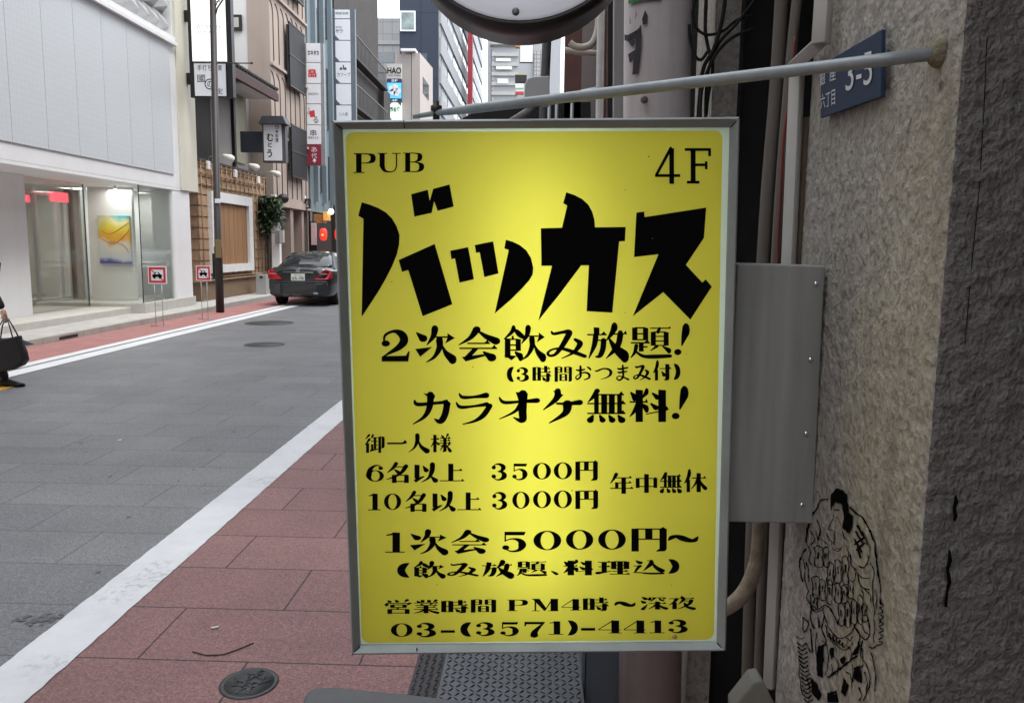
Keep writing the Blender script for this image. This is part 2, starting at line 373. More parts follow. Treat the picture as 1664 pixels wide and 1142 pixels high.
GL = {
 '次': 'b 3 10 3 20 28 20;p 0 60 43 54 13 84;@ketsu 28 0 100 100',
 '会': 'b 46 3 18 30 28 11 0 50 1;b 48 6 4 70 24 13 95 38 20;h 22 45 80;h 2 60 98;p 36 60 52 60 28 90 10 92;p 8 86 18 100 78 80 60 78;b 62 70 4 84 88 22',
 '飲': '@shoku 0 0 48 100;@ketsu 42 0 100 100',
 'み': 'b 12 4 3 18 14 9 40 9 10 58 8 15 50 34 14 36 64 12 22 86 9 8 90 8 3 80 7 16 68 6 40 66 9 70 78 12 98 92 11;b 74 34 9 86 46 14 80 64 12 64 84 7 38 100 2',
 '放': 'v 24 0 24 13;h 0 24 50;b 22 26 13 18 58 12 4 100 1;k 22 42 42;b 42 42 13 40 70 13 32 92 11 20 94 3;@boku 46 0 100 100',
 '題': 'v 10 3 44 12;v 37 3 44 12;k 10 4 37;k 10 23 37;k 10 42 37;h 0 52 48;v 26 52 80 11;k 26 65 42;b 14 60 9 10 82 8 0 100 1;b 10 76 4 30 94 9 60 96 12 98 94 10;@page 48 2 100 84',
 '時': '@ji 0 0 100 100', '間': '@mon 0 0 100 100',
 '付': '@nin 0 0 36 100;h 36 28 100;v 78 0 90 17;b 78 90 15 60 98 3;b 46 44 3 60 66 17',
 '無': 'b 26 0 13 16 18 10 2 36 1;h 16 12 96;h 0 40 100;h 0 71 100;v 24 12 71 11;v 44 12 71 14;v 64 12 71 14;v 84 12 71 11;b 16 76 4 8 92 17;b 32 76 4 40 92 15;b 56 76 4 65 92 16;b 80 76 4 90 92 18',
 '料': '@kome 0 0 50 100;b 58 10 4 72 24 14;b 54 42 4 68 56 14;v 84 0 100 18;b 42 76 3 98 62 4;p 88 62 96 50 102 62',
 '御': 'b 22 0 10 4 22 2;b 24 24 11 2 56 2;v 15 44 100 12;b 42 0 9 32 18 2;k 38 14 66;v 52 14 78 10;k 32 34 66;k 52 55 66;v 38 50 86 9;b 30 88 8 68 78 4;v 76 8 100 11;k 76 10 96;v 93 10 66 12;b 93 66 10 82 74 3',
 '一': 'p 0 45 76 45 90 0 100 55 78 75 0 75',
 '人': 'b 45 0 18 44 35 16 30 72 9 0 100 1;b 50 30 4 64 66 14 94 92 24',
 '様': 'h 0 26 42;v 20 0 100 13;b 18 32 8 10 52 6 0 70 1;b 26 40 3 38 54 11;b 52 2 3 60 14 11;b 84 0 10 76 16 3;h 44 20 98;h 46 34 96;h 42 48 100;v 70 16 92 13;b 70 90 12 58 98 3;k 46 62 62;b 62 60 8 46 90 1;b 92 54 9 78 70 2;b 76 58 3 96 92 14',
 '名': 'b 42 0 14 28 24 11 4 48 1;k 38 17 84;b 84 14 16 66 44 13 36 68 8 0 82 1;b 34 30 4 50 44 14;v 34 58 100 16;v 86 58 100 16;k 34 60 90;k 34 92 90',
 '以': 'v 15 6 80 17;p 0 88 10 102 48 70 42 66 16 76;b 40 12 4 54 36 18;b 80 4 18 78 40 17 64 76 10 34 100 1;b 72 66 4 92 90 20',
 '上': 'v 46 0 94 17;h 46 38 94;h 0 95 102',
 '円': 'v 8 5 100 18;k 8 7 90;v 90 5 90 18;b 90 90 16 70 99 2;v 48 6 50 18;k 8 49 90;p 80 7 90 -2 102 10 94 16',
 '年': 'b 26 0 14 16 22 10 0 48 1;h 20 18 94;h 20 44 92;h 0 72 100;v 58 18 100 16;v 28 44 72 12',
 '中': 'v 8 22 74 15;v 92 22 74 15;k 8 24 92;k 8 66 92;v 50 0 100 18;p 84 24 92 16 104 27',
 '休': '@nin 0 0 36 100;h 34 26 100;v 66 0 100 16;b 62 30 11 50 58 8 32 84 1;b 70 32 3 80 58 11 96 80 16',
 '理': 'h 0 12 42;h 2 44 40;b 0 88 14 20 82 8 44 74 2;v 20 12 86 13;v 50 6 60 13;v 90 6 60 14;k 50 7 90;k 50 32 90;k 50 58 90;v 70 6 94 14;h 46 76 96;h 38 96 102',
 '込': 'b 8 4 4 22 20 16;k 0 42 22;b 22 42 11 14 60 9 6 84 6;b 0 88 5 24 90 6 56 96 10 98 94 10;b 60 4 8 58 30 14 34 76 1;b 62 20 4 76 52 13 94 76 19;k 46 6 62',
 '営': 'b 10 4 3 18 14 12;b 40 0 4 46 12 12;b 84 2 12 74 16 3;b 8 22 4 6 36 13;k 6 25 94;p 86 24 94 18 104 26 82 42;v 28 35 56 13;v 74 35 56 13;k 28 36 78;k 28 54 78;b 52 54 6 46 66 5;v 18 66 100 14;v 84 66 100 14;k 18 68 88;k 18 94 88',
 '業': 'v 36 0 20 12;v 62 0 20 12;b 12 6 3 20 18 12;b 90 4 12 80 20 3;h 0 24 100;b 28 28 3 34 38 10;b 72 28 10 66 38 3;h 6 42 96;h 12 56 90;h 0 71 100;v 50 42 100 15;b 44 72 10 26 88 7 0 100 1;b 56 72 3 74 86 10 96 96 14',
 '深': 'b 4 4 4 18 18 15;b 0 32 4 12 46 15;b 8 96 14 26 60 2;k 34 10 94;b 36 6 6 34 24 12;p 88 6 102 10 86 28;b 54 12 9 38 40 2;b 72 12 4 78 26 9 92 34 6;h 30 54 100;v 65 38 100 15;b 62 58 10 50 76 7 30 96 1;b 69 60 3 80 78 10 98 92 15',
 '夜': 'b 48 0 4 54 14 14;h 0 20 100;b 30 22 13 20 46 9 0 68 1;v 22 48 100 14;b 58 24 12 50 42 8 38 62 1;k 56 37 86;b 88 34 14 76 66 10 34 100 1;b 58 50 3 66 62 11;b 58 62 4 74 84 12 96 96 17',
 'カ': 'b 4 22 4 12 36 11 50 33 9 88 29 10;p 78 24 90 20 100 36 92 44;b 90 34 16 84 70 16 72 91 15 56 82 2;p 27 0 58 5 58 14 52 26;b 46 4 16 44 44 15 30 76 10 0 100 1',
 'ラ': 'b 8 2 3 18 15 10 50 14 8 82 9 16;b 0 30 3 12 46 10 50 43 7 84 37 12;p 78 32 98 40 92 54;b 92 42 14 74 72 14 50 90 8 18 100 1',
 'オ': 'b 0 16 3 12 33 10 50 31 8 92 27 14;p 40 0 70 4 68 30 48 30;b 58 4 18 57 60 18 56 90 15 34 80 2;b 54 36 12 38 62 8 0 86 1',
 'ケ': 'b 38 2 14 34 26 14 2 60 1;p 26 0 52 14 40 30;b 34 40 6 60 41 8 92 37 15;b 62 42 22 56 70 15 16 100 1',
 'お': 'b 6 26 4 22 31 10 58 25 8;b 34 2 9 34 40 12 34 72 10 16 92 9 6 78 6 24 59 5 56 46 8 84 56 12 84 82 10 54 96 5;b 72 8 5 84 14 10 94 26 9',
 'つ': 'b 2 28 4 14 32 10 50 13 9 84 22 13 92 52 13 74 80 8 34 98 1',
 'ま': 'b 14 18 5 30 25 10 86 16 8;b 16 42 5 30 47 10 80 40 7;b 52 2 10 54 40 12 54 76 11 30 96 9 10 84 7 26 71 6 58 78 8 92 92 10',
 '〜': 'b 0 75 4 18 30 26 36 28 30 60 64 34 82 76 26 100 25 3',
 '、': 'b 8 8 8 50 45 34 82 78 40',
 '0': 'e 50 50 50 50 24 45', '-': 'p 0 0 100 0 100 100 0 100',
 '1': 'v 56 0 97 34;p 4 12 56 0 56 12 8 17;k 0 97 100',
 '2': 'b 10 40 6 14 16 8 44 3 9 70 12 22 80 32 26 62 54 18 26 74 8 2 88 4;c 16 42 15 10;p 2 83 86 81 95 67 100 67 95 100 2 100',
 '3': 'b 8 20 5 30 4 6 58 8 15 72 25 24 58 44 11 36 48 4;b 36 48 4 64 53 13 78 74 26 58 94 13 32 98 6 8 82 5;c 14 24 13 12;c 14 78 14 12',
 '4': 'b 66 0 5 0 70 4;v 75 0 100 27;k 0 73 100;k 46 97 104',
 '5': 'v 13 2 50 5;p 10 0 92 0 86 18 10 18;b 12 46 4 42 36 6 70 46 18 78 68 26 66 92 13 36 99 6 8 82 5;c 15 80 14 12',
 '6': 'e 52 66 48 34 24 29;b 16 64 26 24 30 20 52 6 8 82 8 4;c 82 21 13 10',
 '7': 'p 0 0 100 0 100 10 80 18 10 18 6 34 0 34;b 94 10 6 68 46 15 50 78 24 48 100 30',
 'P': 'v 24 0 99 22;k 0 2 60;k 0 98 50;b 30 2 4 66 4 6 86 14 20 86 36 20 66 48 6 34 50 4',
 'U': 'v 20 0 70 20;k 0 2 42;k 62 2 100;v 82 0 70 5;b 20 66 20 30 90 13 52 98 6 74 90 5 82 66 5',
 'B': 'v 22 0 99 22;k 0 2 60;k 0 98 64;b 30 2 4 66 4 6 80 14 20 78 34 18 60 46 5 34 48 4;b 34 48 4 70 52 6 88 66 22 86 84 20 68 97 6 30 98 4',
 'M': 'v 14 2 98 5;p 2 0 30 0 56 76 48 100;b 50 96 4 78 4 4;v 86 0 99 22;k 0 98 30;k 62 98 102;k 72 2 100;k 0 2 26',
 'F': 'v 32 2 98 17;t 0 3 100 8;v 95 2 22 10;t 8 97 56 8;t 30 47 82 8;v 82 36 60 9', 'slab4': 'b 62 2 10 4 76 9;t 0 77 100 8;v 66 0 100 17',
 '(': 'b 92 0 2 50 22 34 26 50 50 50 78 34 92 100 2', ')': 'b 8 0 2 50 22 34 74 50 50 50 78 34 8 100 2',
 '!': 'b 74 10 46 60 36 30 46 66 6;c 22 88 24 11',
}
def parse(g, bw=1.0):
    out = []; hl = 2.1 * bw
    for st in g.split(';'):
        a = st.split(); c = a[0]
        if c == '@':
            pass
        if c[0] == '@':
            x0, y0, x1, y1 = map(float, a[1:])
            for q in parse(RADS[c[1:]], bw): out.append([(x0 + p[0]*(x1-x0)/100, y0 + p[1]*(y1-y0)/100) for p in q])
            continue
        n = list(map(float, a[1:]))
        if c == 'b': out += brush([(n[i], n[i+1], max(n[i+2]*bw, 2.5*bw)) for i in range(0, len(n), 3)])
        elif c == 'p': out.append([(n[i], n[i+1]) for i in range(0, len(n), 2)])
        elif c == 'h':
            x0, y, x1 = n; out.append([(x0, y-hl), (x1, y-hl), (x1, y+hl), (x0, y+hl)]); out.append([(x1-15, y-1), (x1-7, y-11), (x1, y+1)])
        elif c == 'k':
            x0, y, x1 = n; out.append([(x0, y-hl), (x1, y-hl), (x1, y+hl), (x0, y+hl)])
        elif c == 't':
            x0, y, x1, w = n; out.append([(x0, y-w/2), (x1, y-w/2), (x1, y+w/2), (x0, y+w/2)])
        elif c == 'v':
            x, y0, y1, w = n; w *= bw; out.append([(x-w/2, y0), (x+w/2, y0+1.5), (x+w/2, y1), (x-w/2, y1)])
        elif c == 'c':
            cx, cy, rx, ry = n; out.append([(cx+rx*math.cos(t*0.3927), cy+ry*math.sin(t*0.3927)) for t in range(16)])
        elif c == 'e':
            cx, cy, rx, ry, ix, iy = n; N = 28
            for t in range(N):
                A, B = 2*math.pi*t/N, 2*math.pi*(t+1)/N
                out.append([(cx+rx*math.cos(A), cy+ry*math.sin(A)), (cx+rx*math.cos(B), cy+ry*math.sin(B)), (cx+ix*math.cos(B), cy+iy*math.sin(B)), (cx+ix*math.cos(A), cy+iy*math.sin(A))])
    return out

# ================================================================== shared materials
m_white = M('white_paint', (0.80, 0.81, 0.82), 0.6, 0.05, 1.5, streak=0.4)
m_panel = None
m_cream = M('cream_render', (0.66, 0.64, 0.54), 0.8, 0.08, 2, streak=0.6)
m_conc = M('concrete', (0.42, 0.41, 0.385), 0.85, 0.16, 4, 0.2, 60)
m_black = M('black_metal', (0.012, 0.012, 0.014), 0.45, 0.2)
m_dark = M('dark_void_shade', (0.012, 0.012, 0.013), 0.8, 0.3)
m_grey_metal = M('grey_metal', (0.30, 0.32, 0.33), 0.42, 0.10, 9, metal=0.35, streak=0.5)
m_alu = M('dull_aluminium', (0.36, 0.39, 0.40), 0.38, 0.12, 14, metal=0.55, streak=0.3)
m_brown_pole = M('brown_pole_paint', (0.022, 0.017, 0.016), 0.45, 0.15)
m_ink = M('black_ink', (0.004, 0.004, 0.004), 0.9, 0, spec=0.03)
m_inkgrey = M('grey_ink', (0.08, 0.08, 0.085), 0.6, 0)
m_red = M('red_paint', (0.55, 0.03, 0.05), 0.5, 0.08)
m_signwhite = M('sign_white', (0.78, 0.80, 0.84), 0.35, 0.03)
m_glass = glass_mat('shop_glass')
m_darkglass = M('dark_glass', (0.02, 0.025, 0.028), 0.08, 0.2, spec=0.6)
m_rubber = M('tyre_rubber', (0.012, 0.012, 0.012), 0.8, 0.1)
m_chrome = M('chrome', (0.75, 0.76, 0.78), 0.15, 0, metal=1.0)

# ================================================================== ground
m_ground = M('far_ground', (0.16, 0.16, 0.165), 0.85, 0.1, 1)
struct('ground', MB().box(-400, 400, -60, 900, -0.4, -0.012), m_ground)
m_road = paver_mat('road_pavers', (0.168, 0.172, 0.180), (0.205, 0.208, 0.214), 0.62, 0.55, (0.085, 0.085, 0.09))
m_redpave = paver_mat('red_pavers', (0.240, 0.124, 0.117), (0.285, 0.152, 0.143), 0.62, 0.65, (0.035, 0.024, 0.024))
m_redfar = M('red_strip', (0.33, 0.155, 0.145), 0.75, 0.18, 3, 0.3, 150)
def sheet(name, x0, x1, y0, y1, z, m):
    b = MB(); b.box(x0, x1, y0, y1, z - 0.01, z); return struct(name, b, m)
sheet('road', -8.2, -1.9, -20, 180, 0.0, m_road)
sheet('sidewalk', -1.9, 1.1, -20, 180, 0.0, m_redpave)
def line_mat(name, wear):
    m = M(name, (0.66, 0.67, 0.68), 0.7, 0)
    n, l, b = tree_of(m)
    geo = n.new('ShaderNodeNewGeometry')
    a = n.new('ShaderNodeTexNoise'); a.inputs['Scale'].default_value = 2.2; a.inputs['Detail'].default_value = 3
    c = n.new('ShaderNodeTexNoise'); c.inputs['Scale'].default_value = 26; c.inputs['Detail'].default_value = 7; c.inputs['Roughness'].default_value = 0.7
    l.new(geo.outputs['Position'], a.inputs['Vector']); l.new(geo.outputs['Position'], c.inputs['Vector'])
    ra = n.new('ShaderNodeValToRGB'); ra.color_ramp.elements[0].position = 0.50; ra.color_ramp.elements[1].position = 0.66
    rc = n.new('ShaderNodeValToRGB'); rc.color_ramp.elements[0].position = 0.50; rc.color_ramp.elements[1].position = 0.60
    l.new(a.outputs['Fac'], ra.inputs[0]); l.new(c.outputs['Fac'], rc.inputs[0])
    mu = n.new('ShaderNodeMath'); mu.operation = 'MULTIPLY'; l.new(ra.outputs[0], mu.inputs[0]); l.new(rc.outputs[0], mu.inputs[1])
    m2 = n.new('ShaderNodeMath'); m2.operation = 'MULTIPLY'; m2.inputs[1].default_value = wear; l.new(mu.outputs[0], m2.inputs[0])
    f = n.new('ShaderNodeTexNoise'); f.inputs['Scale'].default_value = 3; f.inputs['Detail'].default_value = 10; f.inputs['Roughness'].default_value = 0.75
    l.new(geo.outputs['Position'], f.inputs['Vector'])
    rf = n.new('ShaderNodeValToRGB'); rf.color_ramp.elements[0].position = 0.3; rf.color_ramp.elements[0].color = (0.56, 0.57, 0.58, 1); rf.color_ramp.elements[1].position = 0.6; rf.color_ramp.elements[1].color = (0.66, 0.67, 0.68, 1)
    l.new(f.outputs['Fac'], rf.inputs[0])
    mx = n.new('ShaderNodeMixRGB'); mx.inputs[2].default_value = (0.22, 0.22, 0.22, 1)
    l.new(m2.outputs[0], mx.inputs[0]); l.new(rf.outputs[0], mx.inputs[1]); l.new(mx.outputs[0], b.inputs['Base Color'])
    return m
m_line = line_mat('worn_white_line', 0.42)
m_line2 = line_mat('white_line', 0.2)
def marking(name, x0, x1, y0, y1, z, m, jag=0.0):
    b = MB(); n = int((y1 - y0) / 0.06) if jag else 1
    L = []; Q = []
    for k in range(n + 1):
        y = y0 + (y1 - y0) * k / n
        L.append((x0 + random.uniform(-jag, jag), y)); Q.append((x1 + random.uniform(-jag, jag), y))
    for k in range(n):
        b.slab([(L[k][0], L[k][1], z-0.003), (Q[k][0], Q[k][1], z-0.003), (Q[k+1][0], Q[k+1][1], z-0.003), (L[k+1][0], L[k+1][1], z-0.003)], (0, 0, 0.003))
    return struct(name, b, m)
b = MB()
n = 300
E_ = [(-2.13 + random.uniform(-.003, .003), -1.875 + random.uniform(-.003, .003), -1 + k * 0.05) for k in range(n)] + [(-2.13, -1.875, 120)]
ids = [(b.vert((e[0], e[2], 0.004)), b.vert((e[1], e[2], 0.004))) for e in E_]
for p, q in zip(ids, ids[1:]): b.face((p[0], p[1], q[1], q[0]))
struct('white_edge_line', b, m_line)
sheet('red_strip', -8.2, -6.95, -20, 60, 0.004, m_redfar)
marking('white_line_outer', -7.12, -6.93, -20, 60, 0.008, m_line2)
marking('white_line_inner', -6.86, -6.58, -20, 60, 0.008, m_line2)
sheet('yellow_road_mark', -7.0, -6.1, 8.55, 9.05, 0.006, M('yellow_line', (0.62, 0.33, 0.05), 0.7, 0.2))
# left pavement with its kerb
b = MB(); b.box(-9.4, -8.33, -20, 60, -0.01, 0.10)
struct('pavement', b, m_conc)
b = MB()
for k in range(40):
    b.box(-8.32, -8.15, -4 + k * 0.6 + 0.006, -4 + k * 0.6 + 0.594, -0.01, 0.115)
struct('kerb', b, M('kerb_concrete', (0.40, 0.39, 0.36), 0.85, 0.14, 5, 0.2, 60))
boxo('drain_slot', m_black, None, -8.146, -8.14, 13.25, 13.8, 0.035, 0.075)
tag(bpy.data.objects['drain_slot'], 'short dark drain slot in the kerb face below the white shop step', 'drain')

# manhole covers
m_iron = M('cast_iron', (0.055, 0.058, 0.06), 0.5, 0.25, 40, 0.3, 200, metal=0.4)
def manhole(c, r, label, pattern):
    t = thing('manhole_cover', label, 'manhole cover', (c.x, c.y, 0))
    o = Vector((c.x, c.y, 0.003))
    MB().lathe(o, (0, 0, 1), [(r, -0.004), (r, 0.0005), (r*0.9, 0.001), (r*0.86, 0.0005)], 40).build('frame_ring', m_iron, t)
    b = MB(); b.lathe(o, (0, 0, 1), [(r*0.845, -0.003), (r*0.845, 0.0012), (0.001, 0.0016)], 40)
    if pattern:
        rnd = random.Random(3)
        for k in range(16):
            a = rnd.uniform(0, 6.28); d = rnd.uniform(0, r*0.6); q = rnd.uniform(0, 3.14)
            p = o + Vector((math.cos(a)*d, math.sin(a)*d, 0.002)); e = Vector((math.cos(q), math.sin(q), 0)) * r*0.22
            b.tube([p - e, p, p + e + Vector((e.y, -e.x, 0))*0.4], 0.004, 5)
    b.build('lid', m_iron, t)
    if pattern:
        for s in (-1, 1):
            boxo('lifting_slot', m_black, t, c.x - 0.028, c.x + 0.028, c.y + s*r*0.62 - 0.012, c.y + s*r*0.62 + 0.012, 0.0047, 0.0062)
manhole(G(405, 1110), 0.112, 'small round iron cover with leaf pattern in the red paving', True)
manhole(G(438, 525), 0.52, 'round iron manhole cover in the road, the farther of two', False)
manhole(G(430, 560), 0.34, 'round iron manhole cover in the road, the nearer of two', False)
# stains and litter
b = MB(); c = G(72, 1005)
for k in range(60):
    u, v = random.gauss(0, 0.055), random.gauss(0, 0.022); q = random.uniform(0.004, 0.017)
    b.poly([(c.x + u + q*math.cos(t)*random.uniform(.6, 1.3), c.y + v*1.3 + u*0.25 + q*0.8*math.sin(t)*random.uniform(.6, 1.3), 0.003 + k*0.00001) for t in (0, .9, 1.8, 2.7, 3.6, 4.5, 5.4)])
for k in range(70):
    gx, gy = random.uniform(-5.5, -0.6), random.uniform(3, 11); q = random.uniform(0.006, 0.022)
    if -2.2 < gx < -1.8: continue
    b.poly([(gx + q*math.cos(t)*random.uniform(.7, 1.2), gy + q*math.sin(t)*random.uniform(.7, 1.2), 0.003) for t in (0, .9, 1.8, 2.7, 3.6, 4.5, 5.4)])
struct('road_stain', b, M('dark_stain', (0.10, 0.10, 0.103), 0.6, 0.3, 30))
p = G(343, 1022)
b = MB(); b.lathe((p.x, p.y, 0.006), (1, 0.5, 0), [(0.0045, 0), (0.0045, 0.032)], 8)
tag(b.build('cigarette_end', M('paper_white', (0.8, 0.78, 0.74), 0.8, 0.05)), 'white cigarette end lying on the red paving', 'litter')
b = MB(); b.tube([G(313, 1058, 0.004), G(335, 1064, 0.004), G(362, 1063, 0.004), G(385, 1055, 0.004), G(412, 1044, 0.004)], 0.0028, 6)
tag(b.build('cable_tie_scrap', M('dark_scrap', (0.05, 0.03, 0.03), 0.7, 0)), 'thin dark curved scrap lying on the red paving', 'litter')
b = MB(); p = G(190, 716); b.slab([(p.x, p.y, 0.004), (p.x+.03, p.y+.01, 0.004), (p.x+.02, p.y+.04, 0.004)], (0, 0, 0.002))
tag(b.build('paper_scrap', bpy.data.materials['paper_white']), 'tiny white paper scrap on the grey road', 'litter')

# ================================================================== the yellow pub sign
SY = 1.33
def S(px, py, off=0.0):
    p = onY(px, py, SY); return Vector((p.x, SY + off, p.z))
sign = thing('pub_sign', 'yellow backlit pub sign box with black Japanese lettering in a grey metal frame', 'sign', (0, SY + 0.08, 0.97))
OUT = [(537, 195), (1204, 189), (1181, 1060), (570, 1066)]
INN = [(553.5, 208.5), (1189, 205.5), (1167, 1047.5), (583, 1052.5)]
MID = [(541, 199), (1200, 193), (1177.5, 1056), (573, 1062)]
b = MB()
b.loops([[S(*p, 0.17) for p in OUT], [S(*p, 0.006) for p in OUT], [S(*p, 0.0) for p in MID], [S(*p, 0.010) for p in INN], [S(*p, 0.03) for p in INN]])
m_frame = M('weathered_frame_metal', (0.29, 0.32, 0.315), 0.45, 0.16, 10, 0.05, 90, metal=0.25, streak=0.2)
b.build('frame', m_frame, sign, 0.0015)
b = MB()
bk = [S(*p, 0.165) for p in MID]; b.slab(bk, (0, 0.004, 0)); b.build('back_plate', m_grey_metal, sign)
m_liner = M('white_bounce_liner', (0.62, 0.63, 0.62), 0.6, 0)
LIN = [(552, 207), (1190.5, 204), (1168.5, 1049), (581.5, 1054)]
b = MB(); b.loops([[S(*p, 0.0165) for p in LIN], [S(*p, 0.16) for p in LIN]]); b.poly([S(*p, 0.1605) for p in LIN]); b.build('bounce_liner', m_liner, sign)  # unseen liner added to bounce tube light out to the face edges
b = MB()   # mitre seams and joints of the frame
for p, q in ((OUT[0], INN[0]), (OUT[1], INN[1]), (OUT[2], INN[2]), (OUT[3], INN[3]), ((656, 194), (656, 208)), ((677, 1052), (677, 1065))):
    a = S(*p, 0.003) + (S(*q) - S(*p)) * 0.12; c = S(*q, 0.0085)
    mid = (a + c) / 2
    d = (c - a).normalized(); nrm = d.cross(Vector((0, 1, 0))) * 0.0008
    b.slab([a - nrm - Vector((0, .003, 0)), a + nrm - Vector((0, .003, 0)), c + nrm - Vector((0, .003, 0)), c - nrm - Vector((0, .003, 0))], (0, 0.004, 0))
b.build('frame_seam', m_black, sign)
# face: white acrylic border and yellow film, both let the tube's light through
def acrylic(name, col, mixf, tcol=None):
    m = bpy.data.materials.new(name); m.use_nodes = True
    n, l = m.node_tree.nodes, m.node_tree.links
    n.remove(n['Principled BSDF'])
    df = n.new('ShaderNodeBsdfDiffuse'); tl = n.new('ShaderNodeBsdfTranslucent'); gl = n.new('ShaderNodeBsdfGlossy')
    df.inputs[0].default_value = list(col) + [1]; tl.inputs[0].default_value = list(tcol or col) + [1]; gl.inputs['Roughness'].default_value = 0.28
    geo = n.new('ShaderNodeNewGeometry'); nt = n.new('ShaderNodeTexNoise'); nt.inputs['Scale'].default_value = 9; nt.inputs['Detail'].default_value = 8
    l.new(geo.outputs['Position'], nt.inputs['Vector'])
    rp = n.new('ShaderNodeValToRGB'); rp.color_ramp.elements[0].position = 0.3; rp.color_ramp.elements[1].position = 0.7
    rp.color_ramp.elements[0].color = [c*0.93 for c in col] + [1]; rp.color_ramp.elements[1].color = list(col) + [1]
    l.new(nt.outputs['Fac'], rp.inputs[0]); l.new(rp.outputs[0], df.inputs[0])
    a = n.new('ShaderNodeMixShader'); a.inputs[0].default_value = mixf
    l.new(df.outputs[0], a.inputs[1]); l.new(tl.outputs[0], a.inputs[2])
    f = n.new('ShaderNodeFresnel'); f.inputs[0].default_value = 1.4
    c = n.new('ShaderNodeMixShader'); l.new(f.outputs[0], c.inputs[0]); l.new(a.outputs[0], c.inputs[1]); l.new(gl.outputs[0], c.inputs[2])
    l.new(c.outputs[0], n['Material Output'].inputs[0])
    return m
m_yellow = acrylic('yellow_film', (0.62, 0.47, 0.035), 0.5, (0.81, 0.765, 0.105))
m_border = acrylic('white_acrylic', (0.75, 0.80, 0.76), 0.6, (0.80, 0.92, 0.88))
def rrect(c, r, n=5):
    """rounded quad in photo pixels"""
    out = []
    for k in range(4):
        p = Vector(c[k]); a = (Vector(c[k-1]) - p).normalized(); d = (Vector(c[(k+1) % 4]) - p).normalized()
        for j in range(n + 1):
            t = j / n
            out.append(p + a*r*(1-t)**2 + d*r*t**2)
    return out
YEL = rrect([(557.5, 213), (1177.5, 210.5), (1163, 1045), (585, 1050.5)], 15)
BOR = []
for k, p in enumerate(YEL):
    cc = INN[k // 6]; BOR.append((cc[0] + (cc[0] - 870)*0.01, cc[1] + (cc[1] - 630)*0.01))
b = MB()
yi = [b.vert(S(p[0], p[1], 0.014)) for p in YEL]
b.face(yi); b.build('face_panel', m_yellow, sign)
b = MB()
A = [S(p[0], p[1], 0.0145) for p in YEL]
B4 = [S(INN[k][0] + (3 if k in (1, 2) else -3), INN[k][1] + (3 if k > 1 else -3), 0.0145) for k in range(4)]
for k in range(4):
    seg = A[k*6:(k+1)*6]
    for i in range(5): b.poly([B4[k], seg[i], seg[i+1]])
    b.poly([B4[k], seg[5], A[((k+1) % 4)*6], B4[(k+1) % 4]])
b.build('face_border', m_border, sign)
m_tube = M('tube_light', (0.9, 0.9, 0.9), 0.5, 0, emit=(0.95, 1.0, 0.86), es=4.35)
b = MB(); b.tube([S(872, 270, 0.125), S(868, 985, 0.125)], 0.014, 12)
b.build('fluorescent_tube', m_tube, sign)
# lettering
def row(name, items, bw=1.12):
    b = MB(); i = 0
    for ch, x0, y0, x1, y1 in items:
        off = 0.0125 - 0.00002 * (i % 5); i += 1
        for q in parse(GL[ch], bw):
            q = [S(x0 + (x1-x0)*p[0]/100, y0 + (y1-y0)*p[1]/100, off) for p in q]
            if len(q) >= 3: b.poly(q)
    return b.build(name, m_ink, sign, recalc=False)
row('lettering', [('P',571.5,248,608,280),('U',611,247.5,649,279),('B',653,247,687,278.5)])
row('lettering', [('slab4',1066.5,239,1107.5,298),('F',1115,240,1158,297)])
row('lettering', [('2',617,538,664,589),('次',672.7,536,738,590),('会',744,535,808.6,589),('飲',818,535,885.5,587),('み',888.6,537,952,584),('放',955,532.7,1019,584),('題',1026.5,531.7,1092,583),('!',1098,533,1123.6,579)])
row('lettering', [('(',824,598,835.5,622),('3',839,599,860.6,621),('時',866,596,896,622.6),('間',902,597,929.5,622),('お',934.6,596,962,620),('つ',967,598,996,618.5),('ま',1001,595,1024.5,620.5),('み',1030.6,595,1058,619.5),('付',1063,593,1093,620),(')',1096,593,1107,618.5)], 1.35)
row('lettering', [('カ',669,640.7,731.5,691.7),('ラ',740,639.7,800,691.7),('オ',810.5,638.7,878,690.7),('ケ',881.5,636,948,690),('無',955,637,1018,689),('料',1024.5,635,1088,688),('!',1094,636,1121.5,684)])
row('lettering', [('御',590,709.6,622.6,738.5),('一',627,717,660,727),('人',662,709.6,694,737.6),('様',698.7,708.7,731.5,737.6)], 1.3)
row('lettering', [('6',592,757.8,621.7,785.7),('名',625.5,756,664,787.7),('以',670,756,709,786.7),('上',713,756,752.7,785.7)], 1.25)
row('lettering', [('3',798,756,825,783),('5',831.7,756,858.7,782.5),('0',865.7,754.8,895.8,782),('0',900,754,930,781.7),('円',936.6,751,972,783.8)], 1.25)
row('lettering', [('1',595.6,805,616,832.6),('0',621.7,805,650,832),('名',656,803,693,835),('以',699.7,803,738,834),('上',742,803,780.6,833)], 1.25)
row('lettering', [('3',799,803,825.5,830.6),('0',832,802,860.6,830),('0',866,801,895.8,829),('0',900,800,930,829),('円',936.6,799,972.4,830.4)], 1.25)
row('lettering', [('年',992.8,773.6,1030.6,805.6),('中',1035,773,1069.4,804),('無',1074.5,772.5,1110,804),('休',1114,771.5,1150,802.8)], 1.25)
row('lettering', [('1',623.6,868.6,656,902),('次',664,867.6,724.7,904),('会',732.5,866.7,791,904)], 1.12)
row('lettering', [('5',815,867.6,857.7,900),('0',866.7,866,912.5,898),('0',920,864.5,965,897),('0',972.8,864,1018.4,897),('円',1029,860.4,1085,900),('〜',1088,871.6,1137,886)], 1.2)
